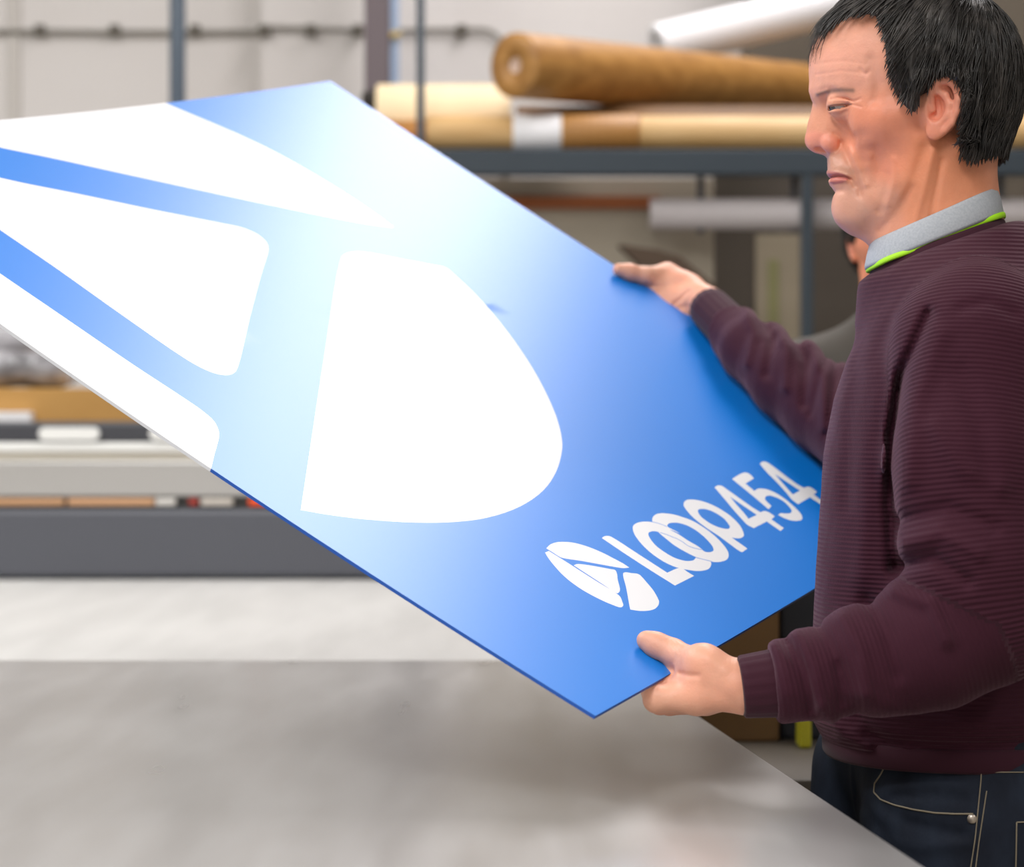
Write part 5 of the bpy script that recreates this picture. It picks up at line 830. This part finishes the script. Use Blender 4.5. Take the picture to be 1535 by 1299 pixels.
def fingers(v, J, r, k=.004): v.chain(J, r, k)
def build_near_hand():
    v = Vol(atv((930, 1100), 1.94)-np.array([0, 0, .02]), atv((1190, 900), 2.16)+np.array([.01, 0, .02]), .00125)
    W_ = atv((1124, 1030), 1.992); W2 = NW+np.array([.06, 0, .0]) 
    idx_ = [atv((1046, 1043), 1.994), atv((984, 1048), 1.998)]
    T = [atv((1098, 1026), 1.988), atv((1054, 997), 1.998), above(1008, 977, .0115), above(983, 966, .0098), above(968, 959, .0092)]
    v.cone(atv((1200, 1018), 1.985), W_, .024, .0215, .01); 
    v.chain(T, [.0165, .0135, .0108, .0100, .0082], .008)
    v.cone(W_, T[1], .018, .013, .014)
    mc = [idx_[0], atv((1050, 1047), 2.016), atv((1058, 1049), 2.038), atv((1070, 1047), 2.058)]
    pp = [idx_[1], atv((990, 1051), 2.026), atv((1003, 1053), 2.052), atv((1024, 1052), 2.074)]
    rr = [.0108, .0108, .0103, .0092]
    und = [(972, 1000), (985, 986), (1002, 972), (1022, 962)]
    for m, p, r, q in zip(mc, pp, rr, und):
        v.cone(W_+np.array([0, .5*(m[1]-W_[1]), 0]), m, .0175, r+.0028, .012)
        t2 = above(q[0], q[1], -.0045-r*.85); t1 = p*.35+t2*.65-BN*.003
        v.cone(m, p, r+.0022, r+.0006, .005); v.cone(p, t1, r+.0006, r, .003); v.cone(t1, t2, r, r*.82, .003)
    v.cone(T[1], mc[0], .0135, .013, .014); v.cone(atv((1030, 1008), 2.010), atv((1016, 1036), 2.008), .0085, .0105, .010); v.cone(atv((1013, 1013), 2.034), atv((996, 1030), 2.022), .0075, .009, .012)
    # the fold of skin between thumb and first finger, knuckle and nail
    idx, P = v.band(.006); px = wpix(P); f = v.f[idx]
    def rel(poly, w, amp):
        nonlocal f; f = f-amp*np.exp(-(seg2(px, poly)/w)**2)
    rel([(1020,1009),(1034,1012),(1046,1012)], 4.5, -.0016); rel([(1005,958),(1012,975),(1010,992)], 2.2, -.0006); rel([(1011,958),(1018,977)], 1.6, -.0005); rel([(1000,958),(1006,976)], 1.6, -.0005)
    rel([(1066,985),(1085,1000)], 12, .0018); rel([(985,1030),(1000,1052)], 8, .0008); rel([(1060,1030),(1100,1050)], 10, -.0008)
    f = f-.0002*noise3(P, 300, 31); v.f[idx] = f
    return v.mesh()
def build_far_hand():
    v = Vol(atv((895, 520), 2.60)-np.array([.02, 0, .03]), atv((1110, 375), 2.98)+np.array([.02, 0, .03]), .00125)
    o = BU/np.linalg.norm(BU)
    T = [above(1034, 434, .014), above(1000, 411, .014), above(966, 413, .011), above(944, 408, .0098), above(928, 404, .0092)]
    Wp = above(1062, 458, .022)
    v.cone(above(1085, 482, .030), Wp, .0235, .0215, .01)
    v.chain(T, [.0175, .0138, .0105, .0098, .0082], .008); v.cone(Wp, T[0], .021, .0175, .012)
    v.ell(above(1012, 424, .010), (.022, .022, .014), .012); v.cone(above(978, 424, .004), above(1004, 438, .003), .0075, .011, .012)
    for i, (ex, ey) in enumerate(((978, 440), (991, 450), (1004, 460), (1017, 470))):
        r = (.0104, .0104, .0099, .009)[i]; e = on_board(ex, ey); m = e+o*.020-BN*.012; g = -.004-r*.9
        uv0 = bpix(ex, ey); P_ = lambda du: bpos((uv0[0]+du, uv0[1]), g-.0015)[0][0]; p1 = P_(-.022); p2 = P_(-.045); p3 = P_(-.060)
        v.cone(Wp*.6+T[0]*.4+np.array([0, .01*i, -.003]), m, .017, r+.003, .012); v.cone(m, on_board(ex, ey, g)+o*.006, r+.002, r+.001, .005)
        v.chain([on_board(ex, ey, g)+o*.006, p1, p2, p3], [r+.001, r, r*.95, r*.8], .003)
    idx, P = v.band(.006); px = wpix(P); f = v.f[idx]
    def rel(poly, w, amp):
        nonlocal f; f = f-amp*np.exp(-(seg2(px, poly)/w)**2)
    rel([(1032,436),(1020,448),(1010,456)], 3, -.0022); rel([(966,425),(985,430),(1000,428)], 3, -.0012); rel([(1012,462),(1035,458)], 3, -.0010)
    f = f-.0002*noise3(P, 300, 33); v.f[idx] = f
    return v.mesh()
NHV, NHQ = build_near_hand(); FHV, FHQ = build_far_hand()
def build_inner():
    """the trunk, arms and legs under the clothes"""
    v = Vol((.10, 1.86, .05), (.72, 2.80, 1.54), .006); r2 = ROWS.copy(); r2[:,2:] -= .022
    v.op(torso_fn(r2), (.12, 1.9, r2[0,0]), (.7, 2.5, r2[-1,0]), .01); v.cone(atv((1404, 345), 2.2), atv((1420, 440), 2.2), .050, .07, .03)
    v.chain(N_ARM, [r-.016 for r in N_R], .02); v.chain(N_FOR[:-1], [r-.016 for r in N_FR[:-1]], .02); v.chain(F_ARM, [r-.016 for r in F_AR], .02); v.chain(F_FOR[1:][::-1], [r-.014 for r in F_FR[1:]][::-1], .02)
    v.ell((.45, 2.2, .92), (.10, .145, .11), .03)
    for L, R in LEGS: v.chain(L, [q-.02 for q in R], .02)
    return v.mesh()
LEGS = (([(.415, 2.12, .92), (.405, 2.12, .80), (.40, 2.115, .48), (.43, 2.11, .10)], [.092, .086, .062, .052]), ([(.392, 2.30, .93), (.380, 2.31, .80), (.355, 2.33, .48), (.36, 2.35, .10)], [.092, .086, .062, .052]))
INV, INQ = build_inner()
man = empty('person', (.42, 2.2, 0), 'standing man in a burgundy ribbed sweater and dark jeans holding the printed board', 'person')
M_W = Matrix.Identity(4)
for i in range(3):
    M_W[i][0], M_W[i][1], M_W[i][2], M_W[i][3] = EA[i], EB[i], EC[i], HO[i]
hv = HO+HVt@HR.T
def flipq(V, Q):
    p = V[Q]; n = np.cross(p[:,1]-p[:,0], p[:,2]-p[:,0]); return Q[:, ::-1] if (p[:,0]*n).sum() < 0 else Q
HQw = flipq(hv, HQ)
parts = [(hv, HQw, tint), (NHV, flipq(NHV, NHQ), None), (FHV, flipq(FHV, FHQ), None), (INV, flipq(INV, INQ), None)]
VV = []; QQ = []; TT = []; b = 0
def hand_tint(V):
    n = noise3(V, 70, 41)[:,None]; c = np.array([.80,.39,.26])+n*np.array([.06,-.04,-.04]); return np.concatenate([c, np.ones((len(V), 1))], 1)
for V, Q, t in parts:
    VV.append(V); QQ.append(Q+b); b += len(V); TT.append(hand_tint(V) if t is None else t)
body = np_mesh('body', np.concatenate(VV), np.concatenate(QQ), M_skin, man); set_attr(body, 'skin_tone', np.concatenate(TT), 'COLOR')
hair = np_mesh('hair', HO+HAIRV@HR.T, flipq(HO+HAIRV@HR.T, HAIRQ), M_hair, man)
eye_obj(man, -1, M_W); eye_obj(man, 1, M_W)

M_knit = new_mat('burgundy_knit', srgb('3b1826'), .85, spec=.2, sheen=.22)
n_, l_, b_ = nodes(M_knit); ra_ = n_.new('ShaderNodeAttribute'); ra_.attribute_name = 'rib'; rw = n_.new('ShaderNodeAttribute'); rw.attribute_name = 'rib_weight'
mu = n_.new('ShaderNodeMath'); mu.operation = 'MULTIPLY'; mu.inputs[1].default_value = 2*math.pi/.0043; sn = n_.new('ShaderNodeMath'); sn.operation = 'SINE'; m2 = n_.new('ShaderNodeMath'); m2.operation = 'MULTIPLY'
l_.new(ra_.outputs['Fac'], mu.inputs[0]); l_.new(mu.outputs[0], sn.inputs[0]); l_.new(sn.outputs[0], m2.inputs[0]); l_.new(rw.outputs['Fac'], m2.inputs[1])
nz = n_.new('ShaderNodeTexNoise'); nz.inputs['Scale'].default_value = 700; tc = n_.new('ShaderNodeTexCoord'); l_.new(tc.outputs['Object'], nz.inputs['Vector'])
ad = n_.new('ShaderNodeMath'); ad.operation = 'MULTIPLY_ADD'; ad.inputs[1].default_value = .8; l_.new(nz.outputs['Fac'], ad.inputs[0]); l_.new(m2.outputs[0], ad.inputs[2])
bp = n_.new('ShaderNodeBump'); bp.inputs['Strength'].default_value = .6; bp.inputs['Distance'].default_value = .0007; l_.new(ad.outputs[0], bp.inputs['Height']); l_.new(bp.outputs[0], b_.inputs['Normal'])
b_.inputs['Sheen Roughness'].default_value = .4; b_.inputs['Sheen Tint'].default_value = (.8,.5,.6,1)
sweater = np_mesh('sweater', SWV, SWQ, M_knit, man); set_attr(sweater, 'rib', RIB+.0012*noise3(SWV, 25, 51)); set_attr(sweater, 'rib_weight', RIBW)
M_cuff = new_mat('burgundy_cuff', srgb('3a1926'), .85, spec=.2, sheen=.08)

def ring(name, C, O, U, h, t, mat, parent, closed=True, seg=10):
    """band with a rounded section: C centres, O outward and U up unit vectors"""
    bm = bmesh.new(); R = []
    for c, o, u in zip(C, O, U):
        R.append([bm.verts.new(Vector(c)+Vector(o)*(t/2*math.copysign(abs(math.cos(a))**.6, math.cos(a)))+Vector(u)*(h/2*math.copysign(abs(math.sin(a))**.6, math.sin(a)))) for a in np.linspace(0, 2*math.pi, seg, endpoint=False)])
    n = len(R)
    for i in range(n if closed else n-1):
        A, B = R[i], R[(i+1) % n]
        for k in range(seg): f_ = bm.faces.new((A[k], A[(k+1) % seg], B[(k+1) % seg], B[k])); f_.smooth = True
    if not closed: bm.faces.new(R[0][::-1]); bm.faces.new(R[-1])
    bmesh.ops.recalc_face_normals(bm, faces=bm.faces); me = bpy.data.meshes.new(name); bm.to_mesh(me); bm.free(); return link(name, me, parent, mat)
def neck_loop(pf, pb, latr, sag=0., n=72, pull=0.):
    """loop round the neck from a front to a back point given on the side view"""
    A = HO+h0(*pf)@HR.T; B = HO+h0(*pb)@HR.T; c = (A+B)/2; ax = (A-B)/2; C = []; O = []; U = []
    for i in range(n):
        t = 2*math.pi*i/n; s = math.sin(t); q = c+ax*math.cos(t)+EC*latr*s-np.array([0, 0, sag])*abs(s)**1.5
        fw = np.array([ax[0], ax[1], 0]); fw /= np.linalg.norm(fw); o = fw*math.cos(t)/np.linalg.norm(ax)+EC*s/latr; o /= np.linalg.norm(o)
        C.append(q); O.append(o); U.append(np.array([0, 0, 1.]))
    return C, O, U
C, O, U = neck_loop((1310, 408), (1505, 341), .0700, .004)
U = [(u-.35*o)/np.linalg.norm(u-.35*o) for u, o in zip(U, O)]
ring('neckband', C, O, U, .019, .007, M_cuff, man)
M_polo = mottle(new_mat('grey_polo', srgb('a9adb3'), .8), srgb('a3a8af'), srgb('b4b8bd'), 500, bump=.3, bscale=600, dist=.0006); M_green = new_mat('lime_trim', srgb('a8e617'), .6)
C, O, U = neck_loop((1303, 384), (1497, 302), .0655, .004)
U = [(u-.22*o)/np.linalg.norm(u-.22*o) for u, o in zip(U, O)]
collar = ring('polo_collar', C, O, U, .027, .0055, M_polo, man)
def _b(c):
    q = wpix(np.array(c)[None])[0][0]; return np.exp(-((q-1340)/22)**2)+np.exp(-((q-1492)/20)**2)
C2 = [c-u*.0132+o*(-.0024+.0040*_b(c)) for c, u, o in zip(C, U, O)]
ring('collar_trim', C2, O, U, .0058, .005, M_green, collar)
# hem band
def row_at(z): return [np.interp(z, ROWS[:,0], ROWS[:,i]) for i in (1,2,3)]
zc = CAMZ-(1106-CY)/F*TY; cx_, a_, b__ = row_at(zc); C = []; O = []; U = []
for i in range(96):
    t = 2*math.pi*i/96; ct, st = math.cos(t), math.sin(t); e = 2/2.3; u = b__*math.copysign(abs(ct)**e, ct); l = a_*math.copysign(abs(st)**e, st)
    C.append(np.array([cx_, TY, zc])+FW*(u+0*ct)+LT*l); o = FW*ct/b__+LT*st/a_; O.append(o/np.linalg.norm(o)); U.append(np.array([0, 0, 1.]))
ring('hem_band', C, O, U, .022, .010, M_cuff, man)
def cuff(P0, P1, r0, r1):
    P0, P1 = Vector(P0), Vector(P1); d = (P1-P0).normalized(); u = d.orthogonal().normalized(); w_ = d.cross(u); bm = bmesh.new(); R = []
    prof = [(0, r0-.006), (-.002, r0-.003), (0, r0)]+[(t, r0+(r1-r0)*t) for t in (.15, .3, .5, .7, .85)]+[(1, r1)]
    L = (P1-P0).length
    for j, (t, r) in enumerate(prof):
        tt = t if j < 3 else t*L; R.append([bm.verts.new(P0+d*tt+(r+.0005*math.sin(k*9*2*math.pi/64*2))*(math.cos(2*math.pi*k/64)*u+math.sin(2*math.pi*k/64)*w_)) for k in range(64)])
    for A, B in zip(R, R[1:]):
        for k in range(64): f_ = bm.faces.new((A[k], A[(k+1) % 64], B[(k+1) % 64], B[k])); f_.smooth = True
    bmesh.ops.recalc_face_normals(bm, faces=bm.faces); me = bpy.data.meshes.new('cuff'); bm.to_mesh(me); bm.free(); return link('cuff', me, man, M_cuff)
cuff(atv((1113, 1029), 1.985), atv((1176, 1022), 1.985), .0268, .0300); cuff(above(1063, 461, .026), F_FOR[1]*.55+F_FOR[2]*.45, .0262, .0290)

# jeans
M_denim = new_mat('dark_denim', srgb('1d2230'), .8, spec=.25); mottle(M_denim, srgb('161a26'), srgb('27303f'), 26, stretch=(1,1,.6), detail=6, bump=.35, bscale=500, dist=.0006)
def build_jeans():
    v = Vol((.20, 1.98, .05), (.64, 2.50, 1.03), .004)
    v.ell((.448, 2.2, .95), (.124, .165, .16), .03); v.ell((.50, 2.2, .88), (.10, .155, .10), .04)
    for L, R in LEGS: v.chain(L, R, .022)
    v.op(lambda x, y, z: z-1.0+0*x+0*y, (.2, 1.9, .9), (.7, 2.5, 1.03), .01, 'int'); v.op(lambda x, y, z: .075-z+0*x+0*y, (.2, 1.9, .0), (.7, 2.5, .12), .006, 'int')
    idx, P = v.band(.012); px = wpix(P); f = v.f[idx]
    for pl, w, am in (([(1330,1180),(1400,1172),(1450,1180)], 7, .0025), ([(1310,1200),(1360,1232),(1440,1250)], 9, -.0025), ([(1275,1150),(1290,1200),(1330,1260)], 8, -.003), ([(1340,1195),(1400,1192),(1450,1200)], 5, -.002), ([(1300,1250),(1380,1270),(1450,1265)], 9, .002)):
        f = f-am*np.exp(-(seg2(px, pl)/w)**2)*(P[:,1] < 2.2)
    f = f-.0015*noise3(P*np.array([1,1,.5]), 40, 61)
    v.f[idx] = f; return v.mesh()
JV, JQ = build_jeans(); jeans = np_mesh('jeans', JV, JQ, M_denim, man)
bvh = BVHTree.FromPolygons([Vector(p) for p in JV], [list(map(int, q)) for q in JQ])
def on_jeans(px, py):
    d = Vector(((px-CX)/F, 1, -(py-CY)/F)).normalized(); h = bvh.ray_cast(Vector(CAMP), d); return None if h[0] is None else (h[0]-d*.0006, h[1])
M_thread = new_mat('stitch_thread', srgb('8a7f6c'), .7)
def stitch(pl, r=.0007):
    pl = np.array(pl, float); t = np.linspace(0, len(pl)-1, len(pl)*6); P = [on_jeans(np.interp(s, range(len(pl)), pl[:,0]), np.interp(s, range(len(pl)), pl[:,1])) for s in t]; P = [p[0] for p in P if p]
    if len(P) > 3: return tube('stitching', P, r, M_thread, jeans, 6)
stitch([(1327,1147),(1320,1161),(1311,1174),(1310,1187),(1320,1198),(1340,1206),(1369,1213),(1401,1218),(1430,1219.5),(1459,1219.5)], .0009)
stitch([(1472,1142),(1470,1174),(1462,1255),(1452,1320)], .0006); stitch([(1479,1185),(1467,1264),(1460,1320)], .0006); stitch([(1524,1232),(1523,1290),(1522,1320)], .0007); stitch([(1524,1232),(1560,1231)], .0007); stitch([(1474,1157),(1535,1157)], .0006)
rv = on_jeans(1457, 1227)
if rv:
    bm = bmesh.new(); nn = -Vector(rv[1]) if rv[1].y > 0 else Vector(rv[1]); bmesh.ops.create_uvsphere(bm, u_segments=20, v_segments=10, radius=.0044); q = Vector((0,0,1)).rotation_difference(nn).to_matrix()
    for vv in bm.verts: vv.co.z *= .45; vv.co = q @ vv.co+rv[0]
    for f_ in bm.faces: f_.smooth = True
    me = bpy.data.meshes.new('rivet'); bm.to_mesh(me); bm.free(); link('rivet', me, jeans, new_mat('rivet_metal', srgb('b8aca0'), .35, metal=.8))
M_shoe = new_mat('brown_leather', srgb('3a2a20'), .45); M_sole = new_mat('rubber_sole', srgb('1c1a19'), .7)
def shoe(x, y, ang, mshoe, parent):
    v = Vol((-.24, -.07, .0), (.12, .07, .15), .004); v.chain([(.05, 0, .05), (-.05, 0, .05), (-.14, 0, .038)], [.045, .042, .036], .03); v.cone((.03, 0, .06), (.02, 0, .12), .044, .042, .03)
    v.op(lambda X, Y, Z: .012-Z+0*X+0*Y, (-.3, -.1, -.01), (.15, .1, .02), .004, 'int')
    V, Q = v.mesh(); c, s = math.cos(ang), math.sin(ang); R = np.array([[c,-s,0],[s,c,0],[0,0,1]]); V = V@R.T+np.array([x, y, 0]); o = np_mesh('shoe', V, Q, mshoe, parent)
    v = Vol((-.24, -.07, -.01), (.14, .07, .04), .004); v.chain([(.05, 0, .012), (-.05, 0, .012), (-.145, 0, .012)], [.049, .046, .042], .02); v.op(lambda X, Y, Z: np.abs(Z-.0105)-.0102+0*X+0*Y, (-.3, -.1, -.02), (.15, .1, .05), .002, 'int')
    V, Q = v.mesh(); np_mesh('sole', V@R.T+np.array([x, y, 0]), Q, M_sole, o)
shoe(.43, 2.11, -.12, M_shoe, man); shoe(.36, 2.35, -.22, M_shoe, man)

# ------------------------------------------------------------------ colleague half hidden behind
P2 = atv((1354, 357), 3.6); A2 = np.array([.12, .993, 0]); A2 /= np.linalg.norm(A2); C2_ = np.array([A2[1], -A2[0], 0]); R2 = np.stack([A2, EB, C2_], 1)
guy = empty('person', (P2[0], 3.65, 0), 'dark haired person in a grey jacket standing behind the man, almost fully hidden', 'person')
def build_guy():
    cx0, cy0 = P2[0], 3.68; v = Vol((cx0-.30, cy0-.2, .08), (cx0+.30, cy0+.2, 1.52), .007)
    def ar(s): return [(cx0+s*.155, cy0, 1.36), (cx0+s*.215, cy0+.02, 1.10), (cx0+s*.19, cy0-.03, .88)]
    v.ell((cx0, cy0, 1.22), (.165, .115, .20), .04); v.ell((cx0, cy0, 1.02), (.150, .115, .20), .06); v.cone((cx0, cy0+.005, 1.43), (cx0, cy0, 1.36), .062, .09, .05)
    for s in (-1, 1):
        v.cone((cx0+s*.03, cy0, 1.40), (cx0+s*.15, cy0, 1.365), .055, .052, .04); v.chain(ar(s), [.055, .045, .042], .02)
    v.op(lambda x, y, z: .86-z+0*x+0*y, (-9, -9, .5), (9, 9, .95), .02, 'int'); jk = v.mesh()
    v = Vol((cx0-.25, cy0-.2, .05), (cx0+.25, cy0+.2, 1.0), .007); v.ell((cx0, cy0, .90), (.15, .105, .12), .03)
    for s in (-1, 1): v.chain([(cx0+s*.08, cy0, .86), (cx0+s*.09, cy0-.01, .48), (cx0+s*.10, cy0, .09)], [.085, .062, .052], .02)
    return jk, v.mesh()
(jv, jq), (tv, tq) = build_guy()
gv = P2+HVt@R2.T; o = np_mesh('body', gv, flipq(gv, HQ), M_skin, guy); set_attr(o, 'skin_tone', tint, 'COLOR')
gh = P2+HAIRV@R2.T; np_mesh('hair', gh, flipq(gh, HAIRQ), M_hair, guy)
np_mesh('jacket', jv, jq, new_mat('grey_jacket', srgb('4a4640'), .8), guy); np_mesh('trousers', tv, tq, M_denim, guy)
for s in (-1, 1): shoe(P2[0]+s*.10, 3.68, math.pi/2+.1*s, M_shoe, guy)
